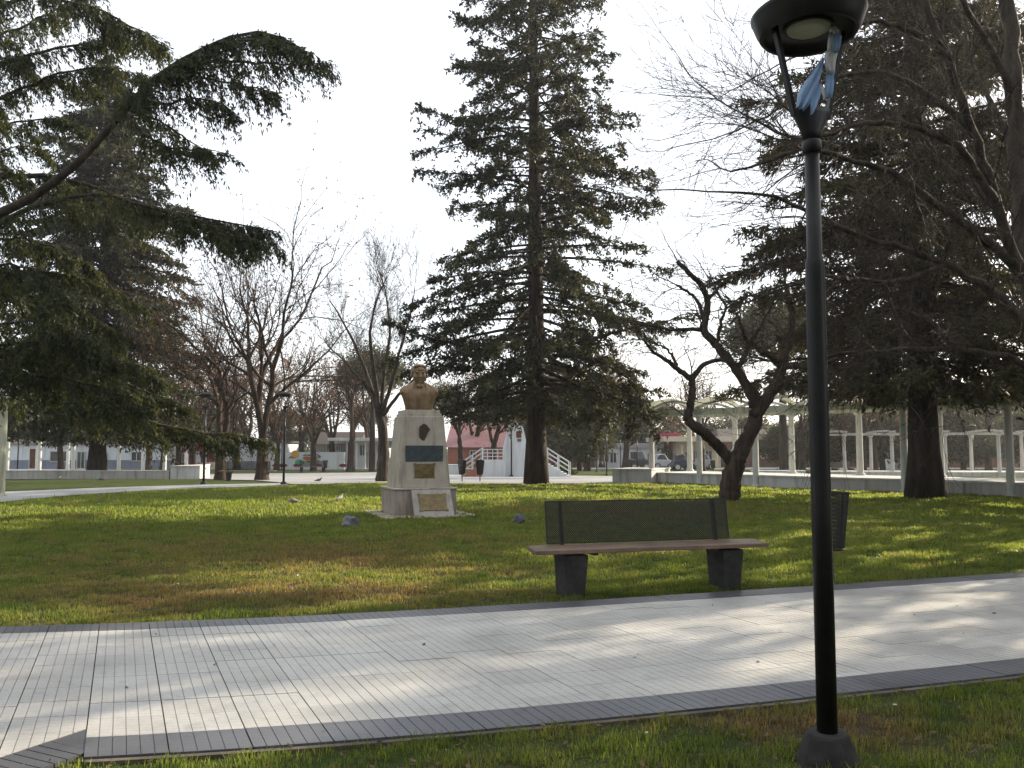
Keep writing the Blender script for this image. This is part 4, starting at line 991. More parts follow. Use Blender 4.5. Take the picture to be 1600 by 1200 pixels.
# gnarled tree behind the bench
gb = G(1141, 783); Yg = gb.y
traced_tree('gnarled_tree', 'gnarled bare tree with thick forked trunk behind the bench', gb, [
    (tr([(1139, 788, 0), (1141, 760, 0), (1146, 735, 0), (1152, 712, 0)], Yg), 0.31, 0.27),
    (tr([(1146, 725, 0), (1125, 700, -0.1), (1105, 680, -0.2), (1085, 665, -0.3), (1074, 655, -0.3)], Yg), 0.17, 0.14),
    (tr([(1074, 658, -0.3), (1080, 630, -0.3), (1082, 605, -0.3), (1080, 590, -0.3)], Yg), 0.125, 0.09),
    (tr([(1080, 592, -0.3), (1062, 580, -0.4), (1045, 565, -0.6), (1020, 550, -0.8), (1004, 530, -1)], Yg), 0.085, 0.03),
    (tr([(1060, 578, -0.4), (1050, 555, -0.2), (1040, 542, 0), (1015, 535, 0.2)], Yg), 0.05, 0.02),
    (tr([(1081, 592, -0.3), (1095, 572, -0.3), (1115, 563, -0.2), (1140, 562, -0.1)], Yg), 0.08, 0.05),
    (tr([(1150, 720, 0), (1165, 690, 0.1), (1180, 660, 0.2), (1182, 630, 0.2), (1170, 605, 0.2)], Yg), 0.24, 0.18),
    (tr([(1172, 610, 0.2), (1150, 575, 0.2), (1125, 545, 0.2), (1102, 520, 0.2), (1098, 512, 0.2)], Yg), 0.15, 0.11),
    (tr([(1098, 514, 0.2), (1105, 490, 0.2), (1106, 465, 0.2), (1092, 440, 0.1), (1075, 425, 0), (1058, 408, 0)], Yg), 0.11, 0.06),
    (tr([(1100, 500, 0.2), (1092, 475, 0.4), (1082, 460, 0.5), (1056, 445, 0.6)], Yg), 0.07, 0.03),
    (tr([(1100, 514, 0.2), (1075, 515, 0), (1050, 516, -0.2), (1010, 506, -0.5)], Yg), 0.07, 0.025),
    (tr([(1120, 535, 0.2), (1128, 500, 0), (1135, 478, -0.2), (1120, 455, -0.3), (1112, 440, -0.3)], Yg), 0.06, 0.02),
    (tr([(1152, 580, 0.2), (1170, 540, 0.8), (1195, 500, 1.2), (1215, 460, 1.5)], Yg), 0.09, 0.02),
    (tr([(1180, 650, 0.2), (1200, 620, 0), (1218, 590, -0.2), (1224, 565, -0.3)], Yg), 0.20, 0.15),
    (tr([(1222, 575, -0.3), (1205, 555, -0.5), (1190, 550, -0.7), (1165, 530, -1), (1150, 490, -1.2)], Yg), 0.11, 0.03),
    (tr([(1224, 570, -0.3), (1245, 572, -0.6), (1270, 575, -1), (1310, 560, -1.4)], Yg), 0.11, 0.04),
    (tr([(1224, 568, -0.3), (1235, 530, 0), (1240, 490, 0.3), (1225, 440, 0.5), (1230, 390, 0.6)], Yg), 0.10, 0.02),
    (tr([(1106, 470, 0.2), (1130, 440, 0.4), (1165, 425, 0.7), (1200, 400, 1.0)], Yg), 0.05, 0.02)],
    43, {**BARE, 'lift': 0.03, 'wob': 0.2, 'ratio': (0.5, 0.8)}, 2, 'bark2', 0.95, 0.28, tw_r=0.016)
# great bare tree at the right edge, trunk outside the picture, long limbs arching in
tb = G(1665, 868); Yt = tb.y
big = [([(1665, 872, 0), (1660, 720, 0), (1648, 600, 0), (1630, 500, 0)], 0.36, 0.29),
 ([(1632, 510, 0), (1606, 420, 0.2), (1594, 300, 0.4), (1584, 150, 0.5), (1574, 0, 0.6), (1560, -140, 0.6)], 0.19, 0.11),
 ([(1630, 500, 0), (1585, 400, -0.3), (1555, 310, -0.5), (1520, 205, -0.7), (1480, 90, -0.9), (1448, 10, -1), (1420, -90, -1)], 0.11, 0.045),
 ([(1600, 430, 0), (1545, 380, -0.6), (1480, 330, -1.0), (1400, 270, -1.4), (1330, 250, -1.6), (1260, 232, -1.8), (1170, 262, -2)], 0.10, 0.018),
 ([(1556, 315, -0.5), (1500, 230, -1), (1430, 195, -1.2), (1350, 190, -1.4), (1290, 215, -1.5), (1230, 215, -1.6), (1160, 178, -1.6)], 0.08, 0.016),
 ([(1520, 205, -0.7), (1460, 150, -0.5), (1380, 110, -0.3), (1300, 120, 0), (1220, 170, 0.2), (1150, 205, 0.3)], 0.07, 0.015),
 ([(1640, 560, 0), (1560, 460, -0.8), (1480, 410, -1.2), (1380, 380, -1.5), (1290, 345, -1.8), (1200, 300, -2), (1130, 300, -2)], 0.10, 0.016),
 ([(1640, 600, 0), (1580, 556, -0.5), (1500, 546, -0.8), (1420, 545, -1), (1340, 550, -1.2), (1270, 560, -1.3)], 0.08, 0.02),
 ([(1480, 90, -0.9), (1430, 50, -1.1), (1370, 30, -1.2), (1300, 50, -1.2), (1240, 90, -1.2)], 0.06, 0.015),
 ([(1584, 150, 0.5), (1540, 60, 0), (1490, -20, -0.5), (1430, -60, -1)], 0.08, 0.03),
 ([(1590, 260, 0.4), (1560, 180, 1.0), (1520, 110, 1.6), (1500, 20, 2.0)], 0.07, 0.02),
 ([(1600, 400, 0.2), (1540, 300, 1.0), (1450, 240, 1.6), (1370, 300, 2.0), (1310, 360, 2.2)], 0.08, 0.016),
 ([(1480, 410, -1.2), (1420, 440, -1.4), (1350, 440, -1.6), (1280, 430, -1.7), (1200, 460, -1.8)], 0.05, 0.014),
 ([(1500, 546, -0.8), (1450, 500, -1.2), (1400, 480, -1.4), (1330, 500, -1.6)], 0.05, 0.014),
 ([(1630, 520, 0), (1680, 380, 0), (1720, 200, 0), (1760, 0, 0)], 0.2, 0.06), ([(1640, 560, 0), (1730, 450, 1.5), (1850, 330, 3), (1950, 260, 4)], 0.14, 0.04)]
traced_tree('bare_tree', 'huge bare tree with long arching limbs and fine twigs beside the path', tb, [(tr(l, Yt), a * (0.76 if k else 1.0), b * 0.85) for k, (l, a, b) in enumerate(big)], 47,
            {**BARE, 'lift': 0.025, 'wob': 0.14, 'ratio': (0.55, 0.85)}, 3, 'bark3', 1.1, 0.33, tw_r=0.014)

# smaller bare trees further back: a few grown shapes, copied
def far_tree_set():
    protos = [bare_tree('small_bare_tree', 'x x x x', (0, 0, 0), 7.0, 0.24, s, 3, {**BARE, 'lift': 0.06, 'kids': 3, 'rmin': 0.008}, 4, lf, mw='bark2', fork=0.26, spread=0.5, leafsize=0.13) for s, lf in ((61, 0.9), (62, 0.12), (63, 0.6))]
    spots = [(490, 736, 0, 1.0, 'small bare tree with pale brown leaves in front of the painted mural wall'),
             (548, 737, 1, 1.15, 'small leafless tree between the mural wall and the white colonnade'),
             (95, 736, 2, 0.95, 'forked bare tree in front of the blue and white house door'),
             (232, 737, 1, 0.9, 'small bare tree seen past the cedar trunk near the end of the low wall'),
             (254, 735.5, 2, 1.0, 'dark bare tree standing behind the left white planter end'),
             (278, 735, 0, 1.05, 'bare tree with brown leaves in front of the red house'),
             (302, 735, 2, 1.0, 'thick forked bare tree beside the red house doorway'),
             (432, 735, 2, 0.9, 'bare tree in front of the white wall with the roller door'),
             (918, 736, 0, 1.1, 'bare tree with brown leaves left of the plaza lamp posts'),
             (977, 733, 1, 1.15, 'leafless tree in front of the white house with dark windows'),
             (1098, 738, 1, 0.9, 'leaning bare tree by the cream portico'),
             (1254, 739, 1, 1.0, 'slim bare tree standing past the raised pergola floor'),
             (1350, 739, 0, 0.85, 'small forked bare tree on the sunlit far lawn'),
             (1368, 739.5, 2, 0.95, 'leaning bare tree on the sunlit far lawn'),
             (720, 733, 1, 1.0, 'bare tree in front of the coral house'), (770, 733, 2, 1.1, 'bare tree between the coral house and the white tower'),
             (880, 733, 0, 1.2, 'brown leaved tree in front of the dark red house'), (1545, 738, 1, 1.0, 'bare tree near the orange brick house'), (370, 734, 1, 1.2, 'leafless tree behind the bench between the leafy pair'),
             (318, 731, 0, 1.25, 'brown leaved tree rising over the red house roof'), (352, 731, 2, 1.3, 'twiggy brown tree over the garage roof beside the red house'), (385, 731, 0, 1.3, 'brown leaved tree over the middle of the garage roof'), (425, 731, 2, 1.2, 'twiggy tree over the garage roof by the mural wall'), (470, 731, 0, 1.1, 'brown leaved tree rising behind the painted sun'), (520, 731, 2, 1.15, 'twiggy tree behind the gabled house'), (575, 731, 0, 1.1, 'brown leaved tree over the colonnade house roof'), (740, 730.5, 2, 1.2, 'twiggy tree over the coral house roof'), (940, 730.5, 0, 1.2, 'brown leaved tree over the shop roof end'), (1090, 730.5, 2, 1.1, 'twiggy tree over the cream portico roof')]
    used = set()
    for i, (u, v, k, s, lab) in enumerate(spots):
        o = protos[k] if k not in used else copy_tree(protos[k]); used.add(k)
        o.location = G(u, v); o.rotation_euler = (0, 0, i * 1.7); s *= 1.22; o.scale = (s * 0.9, s * 0.9, s); tag(o, lab, 'tree', 'small bare trees round the plaza')
far_tree_set()

# ------------------------------------------------------------------ leafy trees far behind
def leafy_tree(name, label, base, h, rx, rz, zc, seed, ml, r=0.3, n=900, L=0.3, group=None, flat_top=False):
    rng = np.random.default_rng(seed); wood, leaf = MB(), MB(); base = np.array(base, float)
    tp = trunk_pts(base, zc - rz * 0.2, rng, (0, 0), 0.05, 6); wood.tube(tp, r * np.linspace(1.2, 0.6, 6), 8, False)
    nclump = 60; cl = unit(rng.normal(0, 1, (nclump, 3))) * rng.uniform(0.45, 1.0, (nclump, 1)) ** 0.6
    if flat_top: cl[:, 2] = np.abs(cl[:, 2]) * 0.9 - 0.25
    cc = cl * np.array([rx, rx, rz]) + base + np.array([0, 0, zc])
    for c in cc[::3]: wood.tube(np.vstack([tp[-2], (tp[-1] + c) / 2 + rng.normal(0, 0.15, 3), c]), [r * 0.35, r * 0.2, 0.02], 4, False)
    pos = np.repeat(cc, n // 12, 0); pos = pos + rng.normal(0, 1, pos.shape) * np.array([rx, rx, rz]) * 0.16
    leaves(leaf, pos, pos - cc.mean(0), L, L * 0.55, rng, 2, 0.8)
    return finish_tree(name, label, 'tree', base, wood, leaf, M['bark'], ml, group)
def far_leafy():
    z = -0.5
    A = leafy_tree('round_tree', 'round grey green umbrella pine rising behind the gnarled tree', P(1225, 730, 62) * 1.0 - Vector((0, 0, P(1225, 730, 62).z - z)), 14, 3.6, 3.6, 10.3, 71, M['leaf_pine'], 0.3, 1500, 0.28, 'leafy trees beyond the plaza', True)
    data = [(583, 74, 0.82, 'grey green umbrella pine behind the leafless tree by the monument'), (578, 90, 0.52, 'low round evergreen left of the white colonnade'), (690, 95, 0.7, 'round evergreen just right of the bust')]
    for u, y, s, lab in data:
        o = copy_tree(A); o.location = (X_at(u, y), y, z); o.scale = (s, s, s); o.rotation_euler = (0, 0, u); tag(o, lab, 'tree')
    B = leafy_tree('dense_tree', 'dense brownish tree behind the far right pergola', (X_at(1330, 95), 95, z), 9, 5.0, 3.2, 4.6, 72, M['leaf_far'], 0.35, 1600, 0.4, 'leafy trees beyond the plaza')
    data = [(1420, 98, 1.0, 'dark tree behind the broad cedar trunk'), (1500, 92, 0.9, 'dark tree left of the orange brick house'), (1590, 96, 1.1, 'dark tree right of the orange brick house'), (1700, 95, 1.2, 'dark tree past the end of the right pergola'),
            (1150, 110, 0.9, 'dark tree behind the cream portico'), (960, 108, 1.0, 'dark tree behind the white house with dark windows'), (880, 104, 1.1, 'dark tree above the dark red house'), (790, 112, 0.9, 'dark tree behind the white tower'),
            (200, 105, 1.0, 'dark tree above the blue and white house roof'), (60, 108, 1.15, 'dark tree over the left end of the blue and white house'), (330, 108, 0.9, 'dark tree behind the red house'), (460, 112, 0.75, 'dark tree behind the mural wall'),
            (1240, 78, 0.62, 'low brown tree before the left end of the brick row'), (1300, 74, 0.66, 'low dark tree before the middle of the brick row'), (1375, 72, 0.62, 'low dark tree left of the small white booth'), (1455, 76, 0.7, 'low dark tree behind the cedar trunk and far pergola'), (1500, 73, 0.6, 'low dark tree left of the far lawn lamp post'), (1610, 76, 0.7, 'low dark tree before the grey house'), (905, 76, 0.62, 'low dark tree right of the tower stairs'), (1010, 100, 0.8, 'dark tree over the shop roof')]
    for i, (u, y, s, lab) in enumerate(data):
        o = copy_tree(B); o.location = (X_at(u, y), y, z); o.scale = (s, s, s * (0.85 + 0.1 * (i % 4))); o.rotation_euler = (0, 0, i * 1.3); tag(o, lab, 'tree')
far_leafy()

# ------------------------------------------------------------------ unseen conifers added to shade path and lawn and dim the ambient light
def added_shade_trees():
    proto = conifer('shade_conifer', 'added unseen conifer right of the path shading the tiles', (20.0, 14.5, 0), 17, 0.4, 0.12, lambda q: float(np.interp(q, [0, 0.1, 0.5, 1], [4.2, 4.6, 3.6, 0.3])), 90, 91,
                    {**SPRUCE, 'step': 0.25, 'm': 5, 'L': 0.34, 'W': 0.14, 'per': 3, 'twig': 0}, M['needle'], group='added shade conifers around the path')
    for i, (x, y, s, lab) in enumerate(((27, 33, 1.0, 'added shade conifer beyond the right pergola end'), (31, 17, 1.15, 'tall added shade conifer far right of the path'), (14.5, 6.5, 0.95, 'added shade conifer right of the lamp post'), (24, 9.5, 1.1, 'added shade conifer right of the tiled path bend'),
                                         (-9, -9, 1.2, 'added shade conifer behind the viewer on the left'), (3, -12, 1.3, 'added shade conifer straight behind the viewer'), (11, -7, 1.2, 'added shade conifer behind the viewer on the right'), (-16, 1, 1.1, 'added shade conifer left of the path corner'), (16.5, 14.3, 0.9, 'added shade conifer right of the great bare tree'), (18, 21, 0.72, 'short added shade conifer between the pergola and the great bare tree'), (-4, -17, 1.3, 'tall added shade conifer well behind the viewer'))):
        o = copy_tree(proto); o.location = (x, y, 0); o.scale = (s, s, s); o.rotation_euler = (0, 0, i * 2.1); tag(o, lab, 'tree')
added_shade_trees()

# ------------------------------------------------------------------ pergola on its raised floor, right
def fluted(mb, h, r, c=(0, 0, 0)):
    mb.lathe([(r * 1.5, 0), (r * 1.5, 0.05), (r * 1.15, 0.08), (r, 0.14), (r * 0.95, h * 0.6), (r * 0.88, h - 0.13), (r * 1.05, h - 0.10), (r * 1.45, h - 0.06), (r * 1.5, h), (0, h)], 14, c)
def pergola_right():
    px = [(1019, 755), (1094, 757.5), (1182, 760.5), (1290, 765), (1415, 769.5), (1581, 777), (1790, 790), (2080, 812)]
    F = [G(u, v) for u, v in px]
    for p in F: p.z = 0
    root = empty('pergola', F[0]); tag(root, 'white colonnade pergola with mossy beams on a raised floor, right of the gnarled tree', 'pergola')
    o0 = F[0]
    def nrm(i):
        a, b = F[max(i - 1, 0)], F[min(i + 1, len(F) - 1)]; d = (b - a).normalized(); n = Vector((d.y, -d.x, 0))
        return n if n.y > 0 else -n
    B = [F[i] + nrm(i) * 2.9 for i in range(len(F))]
    H, CH = 0.46, 2.86
    # floor: retaining wall and slab between successive columns
    for i in range(len(F) - 1):
        a, b, c, d = F[i] - o0, F[i + 1] - o0, B[i + 1] - o0, B[i] - o0
        g = (b - a).normalized() * 0.003
        mb = MB(); mb.prism(ccw([(a + g).to_tuple()[:2], (b - g).to_tuple()[:2], (c - g).to_tuple()[:2], (d + g).to_tuple()[:2]]), -0.3, H - 0.06)
        mb.build('retaining_wall', M['white_wall'] if i < 3 else M['old_wall'], root)
        n0 = nrm(i) * 0.05; n1 = nrm(i + 1) * 0.05
        mb = MB(); mb.prism(ccw([(a - n0).to_tuple()[:2], (b - n1).to_tuple()[:2], (c + n1).to_tuple()[:2], (d + n0).to_tuple()[:2]]), H - 0.058, H, True)
        mb.build('floor_slab', M['white_wall'], root)
    for i in range(len(F)):
        for P0, z0, hh in ((F[i] - nrm(i) * 0.02, 0.0, CH), (B[i] - nrm(i) * 0.25, H, CH - H)):
            mb = MB(); fluted(mb, hh, 0.125); mb.build('column', M['column'], root, Vector(P0) + Vector((0, 0, z0)) - o0, smooth=True)
        # arched cross rib from front to back
        a, b = F[i] - nrm(i) * 0.45 - o0, B[i] + nrm(i) * 0.25 - o0; mb = MB(); g = np.linspace(0, 1, 11)
        for k in range(10):
            p = Vector(a).lerp(Vector(b), g[k]); q = Vector(a).lerp(Vector(b), g[k + 1]); p.z = CH + 0.36 + 0.38 * math.sin(math.pi * g[k]); q.z = CH + 0.36 + 0.38 * math.sin(math.pi * g[k + 1]); mb.bar(p, q, 0.14, 0.16)
        mb.build('cross_rib', M['moss'], root)
    for line, off in ((F, 0.0), (B, -0.25)):
        for i in range(len(F) - 1):
            a = line[i] + nrm(i) * off - o0; b = line[i + 1] + nrm(i + 1) * off - o0
            a.z = b.z = CH + 0.125; mb = MB(); mb.bar(a, b, 0.24, 0.245); mb.build('beam', M['moss'], root)
            mb = MB(); g = np.linspace(0, 1, 11)                 # shallow arched fascia over each bay
            for k in range(10):
                p = a.lerp(b, g[k]); q = a.lerp(b, g[k + 1]); p.z = CH + 0.30 + 0.30 * math.sin(math.pi * g[k]); q.z = CH + 0.30 + 0.30 * math.sin(math.pi * g[k + 1]); mb.bar(p, q, 0.16, 0.10)
            mb.build('arched_fascia', M['column'], root)
    return F, B
PF, PB = pergola_right()
def prism_obj(name, label, cat, poly, z0, z1, mat, cap=None, group=None):
    root = empty(name, (poly[0][0], poly[0][1], max(z0, terr(poly[0][1])))); tag(root, label, cat, group); o = np.array(poly[0][:2])
    mb = MB(); mb.prism(ccw([np.array(p[:2]) - o for p in poly]), z0 - root.location.z, z1 - 0.05 - root.location.z); mb.build('body', mat, root)
    c = np.mean([np.array(p[:2]) - o for p in poly], 0)
    mb = MB(); mb.prism(ccw([c + (np.array(p[:2]) - o - c) * 1.03 for p in poly]), z1 - 0.052 - root.location.z, z1 - root.location.z, True); mb.build('coping', cap or mat, root); return root
a, b = G(957, 755.5), G(1018, 756); prism_obj('planter_block', 'plain white planter block ending the right pergola floor', 'planter', [a, b, (b.x + 1.2, b.y + 2.2), (a.x + 1.0, a.y + 2.2)], -0.3, 0.62, M['white_wall'])
a, b, c = G(266, 748.5), G(312, 748.5), G(322, 747.5); prism_obj('planter_block', 'bright white planter block ending the low left wall', 'planter', [a, b, c, (c.x - 0.5, c.y + 2.0), (a.x, a.y + 2.0)], -0.4, 0.52, M['white_wall'])
# low wall at left, in lengths
def low_wall():
    us = [-160, -90, -20, 48, 118, 190, 264]; pts = [G(u, 748.5) for u in us]; root = empty('low_wall', pts[0]); tag(root, 'long low stained white wall behind the big cedar trunk', 'wall')
    for i in range(len(us) - 1):
        a, b = pts[i] - pts[0], pts[i + 1] - pts[0]; mb = MB(); mb.prism([(a.x + 0.004, a.y), (b.x - 0.004, b.y), (b.x - 0.004, b.y + 0.35), (a.x + 0.004, a.y + 0.35)], -0.3, 0.43); mb.build('wall_length', M['old_wall'], root)
        mb = MB(); mb.prism([(a.x, a.y - 0.03), (b.x, b.y - 0.03), (b.x, b.y + 0.38), (a.x, a.y + 0.38)], 0.432, 0.48, True); mb.build('coping', M['white_wall'], root)
low_wall()
# far pergolas: rows of columns with beam and curved ribs
def far_pergola(label, us, y0, y1, dy, h=2.9, mat='column', arch=0.08):
    n = len(us); ys = np.linspace(y0, y1, n); pts = [Vector((X_at(u, y), y, terr(y))) for u, y in zip(us, ys)]
    root = empty('pergola', pts[0]); tag(root, label, 'pergola'); o = pts[0]
    for i, p in enumerate(pts):
        for k in (0, 1):
            mb = MB(); fluted(mb, h, 0.13); mb.build('column', M[mat], root, p - o + Vector((0, dy * k, 0)), smooth=True)
        mb = MB(); g = np.linspace(-0.15, 1.15, 9)
        for k in range(8):
            q = p - o + Vector((0, dy * g[k], h + 0.25 + arch * math.sin(math.pi * min(max(g[k], 0), 1)))); r = p - o + Vector((0, dy * g[k + 1], h + 0.25 + arch * math.sin(math.pi * min(max(g[k + 1], 0), 1)))); mb.bar(q, r, 0.14, 0.14)
        mb.build('cross_rib', M[mat], root)
    for i in range(n - 1):
        for k in (0, 1):
            a = pts[i] - o + Vector((0, dy * k, h + 0.1)); b = pts[i + 1] - o + Vector((0, dy * k, h + 0.1)); mb = MB(); mb.bar(a, b, 0.18, 0.13); mb.build('beam', M[mat], root)
    mb = MB(); a, b = pts[0] - o, pts[-1] - o; mb.bar(a + Vector((-1, dy * 0.5, 0.15)), b + Vector((1, dy * 0.5, 0.15)), dy + 1.0, 0.3); mb.build('floor', M['old_wall'], root)
far_pergola('far pergola of slim white columns standing beyond the low left wall', [-120, -52, 17, 67, 119, 190, 261], 66, 60, 4.0)
far_pergola('far pergola of slim white columns across the sunlit lawn at right', [1316, 1390, 1473, 1556, 1640, 1730], 62, 58, 3.6, mat='old_wall')
# one column at the left end of the picture
mb = MB(); fluted(mb, 3.1, 0.17); cp = G(-2.5, 776); o = mb.build('column', M['moss'], None, cp, smooth=True); tag(o, 'pale greenish column standing alone by the left footpath', 'column')

# ------------------------------------------------------------------ buildings round the plaza
def building(name, label, u0, u1, v_top, Y, wall, openings=(), roof=None, depth=8.0, dado=None, extra=None, over=0.25):
    """openings: (kind, u0, u1, v0, v1, material); a gabled or flat roof follows"""
    z0 = terr(Y); x0, x1 = X_at(u0, Y), X_at(u1, Y); zt = P(800, v_top, Y).z
    root = empty(name, ((x0 + x1) / 2, Y, z0)); tag(root, label, 'building'); cx = (x0 + x1) / 2
    W = (x1 - x0); Ht = zt - z0
    mb = MB(); mb.box((0, depth / 2, Ht / 2 - 0.1), (W, depth, Ht + 0.2)); w = mb.build('wall', wall, root)
    if dado:
        mb = MB(); mb.box((0, -0.02, dado[0] / 2), (W + 0.01, 0.1, dado[0])); mb.build('dado', dado[1], root)
    for kind, a, b, c, d, m in openings:
        xa, xb = X_at(a, Y) - cx, X_at(b, Y) - cx; za, zb = P(800, d, Y).z - z0, P(800, c, Y).z - z0
        za = max(za, 0.02)
        if kind == 'column':
            mb = MB(); fluted(mb, zb - za, (xb - xa) / 2); mb.build('column', m, root, ((xa + xb) / 2, -1.2, za), smooth=True); continue
        mb = MB(); mb.box(((xa + xb) / 2, -0.03, (za + zb) / 2), (xb - xa, 0.14, zb - za)); pane = mb.build(kind, m, root)
        fr = MB(); t = 0.07
        for (p, q) in (((xa, za), (xb, za)), ((xa, zb), (xb, zb)), ((xa, za), (xa, zb)), ((xb, za), (xb, zb))):
            fr.bar((p[0], -0.12, p[1]), (q[0], -0.12, q[1]), t, 0.06, (0, 0, 1) if p[1] == q[1] else (1, 0, 0))
        if kind == 'window':
            fr.bar(((xa + xb) / 2, -0.115, za), ((xa + xb) / 2, -0.115, zb), t * 0.7, 0.05, (1, 0, 0))
        fr.build('frame', M['column'], pane)
    if roof:
        kind, m, rise = roof
        if kind == 'gable':
            mb = MB(); e = over; x = W / 2 + e
            V = [(-x, -e, Ht), (x, -e, Ht), (x, depth + e, Ht), (-x, depth + e, Ht), (-x * 0.92, depth / 2, Ht + rise), (x * 0.92, depth / 2, Ht + rise)]
            mb.add(V, [[0, 1, 5, 4], [2, 3, 4, 5], [0, 3, 2, 1]], [[0, 4, 3], [1, 2, 5]]); mb.build('roof', m, root)
        else:
            mb = MB(); mb.box((0, depth / 2, Ht + rise / 2), (W + 2 * over, depth + 2 * over, rise)); mb.build('roof', m, root)
    if extra: extra(root, cx, z0, Y)
    return root
G_ = M['glass']; white = paint('white_house', (0.62, 0.64, 0.66)); bluegrey = paint('blue_grey_dado', (0.19, 0.215, 0.26)); red = paint('red_house', (0.22, 0.05, 0.05)); brown = paint('brown_door', (0.12, 0.06, 0.035))
darkroof = paint('dark_roof', (0.07, 0.055, 0.05)); coral = paint('coral_wall', (0.36, 0.15, 0.11)); pinkroof = paint('pink_roof', (0.36, 0.20, 0.20)); brick = paint('brick_red', (0.135, 0.072, 0.055)); orange = paint('orange_brick', (0.22, 0.115, 0.068)); cream = paint('cream_wall', (0.60, 0.53, 0.40)); greyw = paint('grey_wall', (0.34, 0.34, 0.34)); magenta = paint('magenta_awning', (0.42, 0.06, 0.13)); shutter = paint('roller_shutter', (0.50, 0.51, 0.53))
building('long_house', 'long white house with blue grey dado and a brown door behind the left pergola', -160, 272, 694, 82, white, [('door', 52, 62, 701, 733, brown), ('window', 2, 14, 703, 718, G_), ('window', 160, 172, 707, 721, G_), ('window', 210, 226, 706, 720, G_), ('window', 84, 110, 705, 721, G_), ('window', 126, 138, 706, 732, G_), ('window', -60, -30, 704, 720, G_)], ('gable', darkroof, 1.0), 9, (0.85, bluegrey))
building('red_house', 'deep red house with a white arched doorway', 276, 334, 690, 84, red, [('door', 303, 317, 706, 732, white), ('window', 285, 292, 708, 722, G_), ('post', 322, 326, 700, 732, white)], ('flat', darkroof, 0.35), 8)
building('garage', 'white garage with a wide grey roller shutter', 334, 442, 692, 85, white, [('shutter', 371, 398, 704, 728, shutter), ('door', 340, 348, 706, 731, greyw), ('window', 418, 432, 700, 705, G_)], ('flat', darkroof, 0.2), 8)
def mural(root, cx, z0, Y):
    def disc(name, u, v, r, m, k=20, sc=(1, 1)):
        c = P(u, v, Y); R = r / FPX * Y; mb = MB(); th = np.linspace(0, 2 * math.pi, k, endpoint=False)
        V = [(R * sc[0] * math.cos(t), o, R * sc[1] * math.sin(t)) for o in (-0.025, 0.0) for t in th] + [(0, -0.025, 0)]
        mb.add(V, [[i, (i + 1) % k, k + (i + 1) % k, k + i] for i in range(k)], [[(i + 1) % k, i, 2 * k] for i in range(k)]); return mb.build(name, m, root, (c.x - cx, -0.004, c.z - z0))
    disc('painted_sun', 461, 709.5, 6, paint('mural_yellow', (0.62, 0.36, 0.08)))
    disc('painted_hill', 468, 723, 7, paint('mural_green', (0.12, 0.36, 0.22)), 14, (1.0, 0.8)); disc('painted_field', 489, 720, 9, paint('mural_gold', (0.50, 0.34, 0.07)), 16, (1.1, 0.55)); disc('painted_field', 479, 716, 6, paint('mural_orange', (0.45, 0.15, 0.05)), 14, (1.0, 0.5))
    ink = paint('mural_ink', (0.03, 0.03, 0.035))
    def stroke(pts):
        mb = MB(); mb.tube([(P(u, v, Y).x - cx, -0.02, P(u, v, Y).z - z0) for u, v in pts], 0.045, 5); mb.build('painted_stroke', ink, root)
    stroke([(452, 716), (455, 713), (457, 715), (459, 716)]); stroke([(474, 712), (478, 710.5), (484, 711.5), (488, 711)]); stroke([(493, 711), (496, 710), (498, 713), (495.5, 715.5), (493, 713.5), (493.5, 711)]); stroke([(498.5, 711), (500, 716), (501, 712)]); 
    for a, b in ((424.5, 450), (457.5, 473), (491, 504), (529, 543)):
        pa, pb = P(a, 727.2, Y), P(b, 727.2, Y); x0, x1, z = pa.x - cx, pb.x - cx, pa.z - z0; mb = MB()
        V = [(x0, o, z) for o in (-0.03,)] ; hx = [(x0, z), (x0 + 0.22, z - 0.15), (x1 - 0.22, z - 0.15), (x1, z), (x1 - 0.22, z + 0.15), (x0 + 0.22, z + 0.15)]
        n = 6; V = [(p[0], o, p[1]) for o in (-0.03, 0.0) for p in hx]; mb.add(V, [[i, (i + 1) % n, n + (i + 1) % n, n + i] for i in range(n)] + [[0, 1, 2, 3], [0, 3, 4, 5]]); mb.build('painted_band', paint('mural_maroon', (0.16, 0.03, 0.05)), root)
building('mural_wall', 'white street wall painted with a yellow sun and green hills', 420, 540, 706.5, 80, white, [], None, 0.3, extra=mural)
building('gabled_house', 'grey house with dark gabled roof behind the mural wall', 486, 560, 694, 92, greyw, [('window', 512, 521, 694.5, 705, G_), ('window', 527, 534, 696, 705, G_)], ('gable', darkroof, 1.4), 9)
building('colonnade_house', 'white house fronted by slender white columns', 542, 600, 689, 84, white, [('window', 564, 572, 695, 712, G_), ('window', 579, 586, 694, 712, G_), ('door', 573, 577, 706, 732, greyw)] + [('column', u, u + 2.6, 692, 733, M['column']) for u in (549, 561, 574, 587)], ('flat', M['column'], 0.3), 8, over=1.5)
building('coral_house', 'coral walled house with a broad pink tiled roof', 700, 792, 699, 86, coral, [('window', 735, 744, 704, 717, G_), ('door', 752, 758, 704, 729, brown)], ('gable', pinkroof, 2.6), 10)
building('dark_red_house', 'dark red brick house with a pale blue window', 862, 916, 680, 88, brick, [('window', 868, 884, 682, 694, paint('blue_pane', (0.30, 0.40, 0.52))), ('window', 896, 906, 690, 704, G_)], ('flat', darkroof, 0.4), 8)
building('corner_shop', 'white single storey house with dark shop windows', 930, 1032, 700, 88, white, [('window', 943, 950, 708, 722, G_), ('window', 952, 962, 707, 723, G_), ('window', 983, 1000, 706, 722, G_), ('window', 1010, 1018, 708, 722, G_)], ('flat', greyw, 0.5), 8)
building('awning_shop', 'shop with a magenta awning', 1033, 1056, 684, 90, greyw, [('window', 1038, 1050, 702, 720, G_), ('awning', 1035, 1055, 690, 700, magenta)], ('flat', magenta, 0.5), 8)
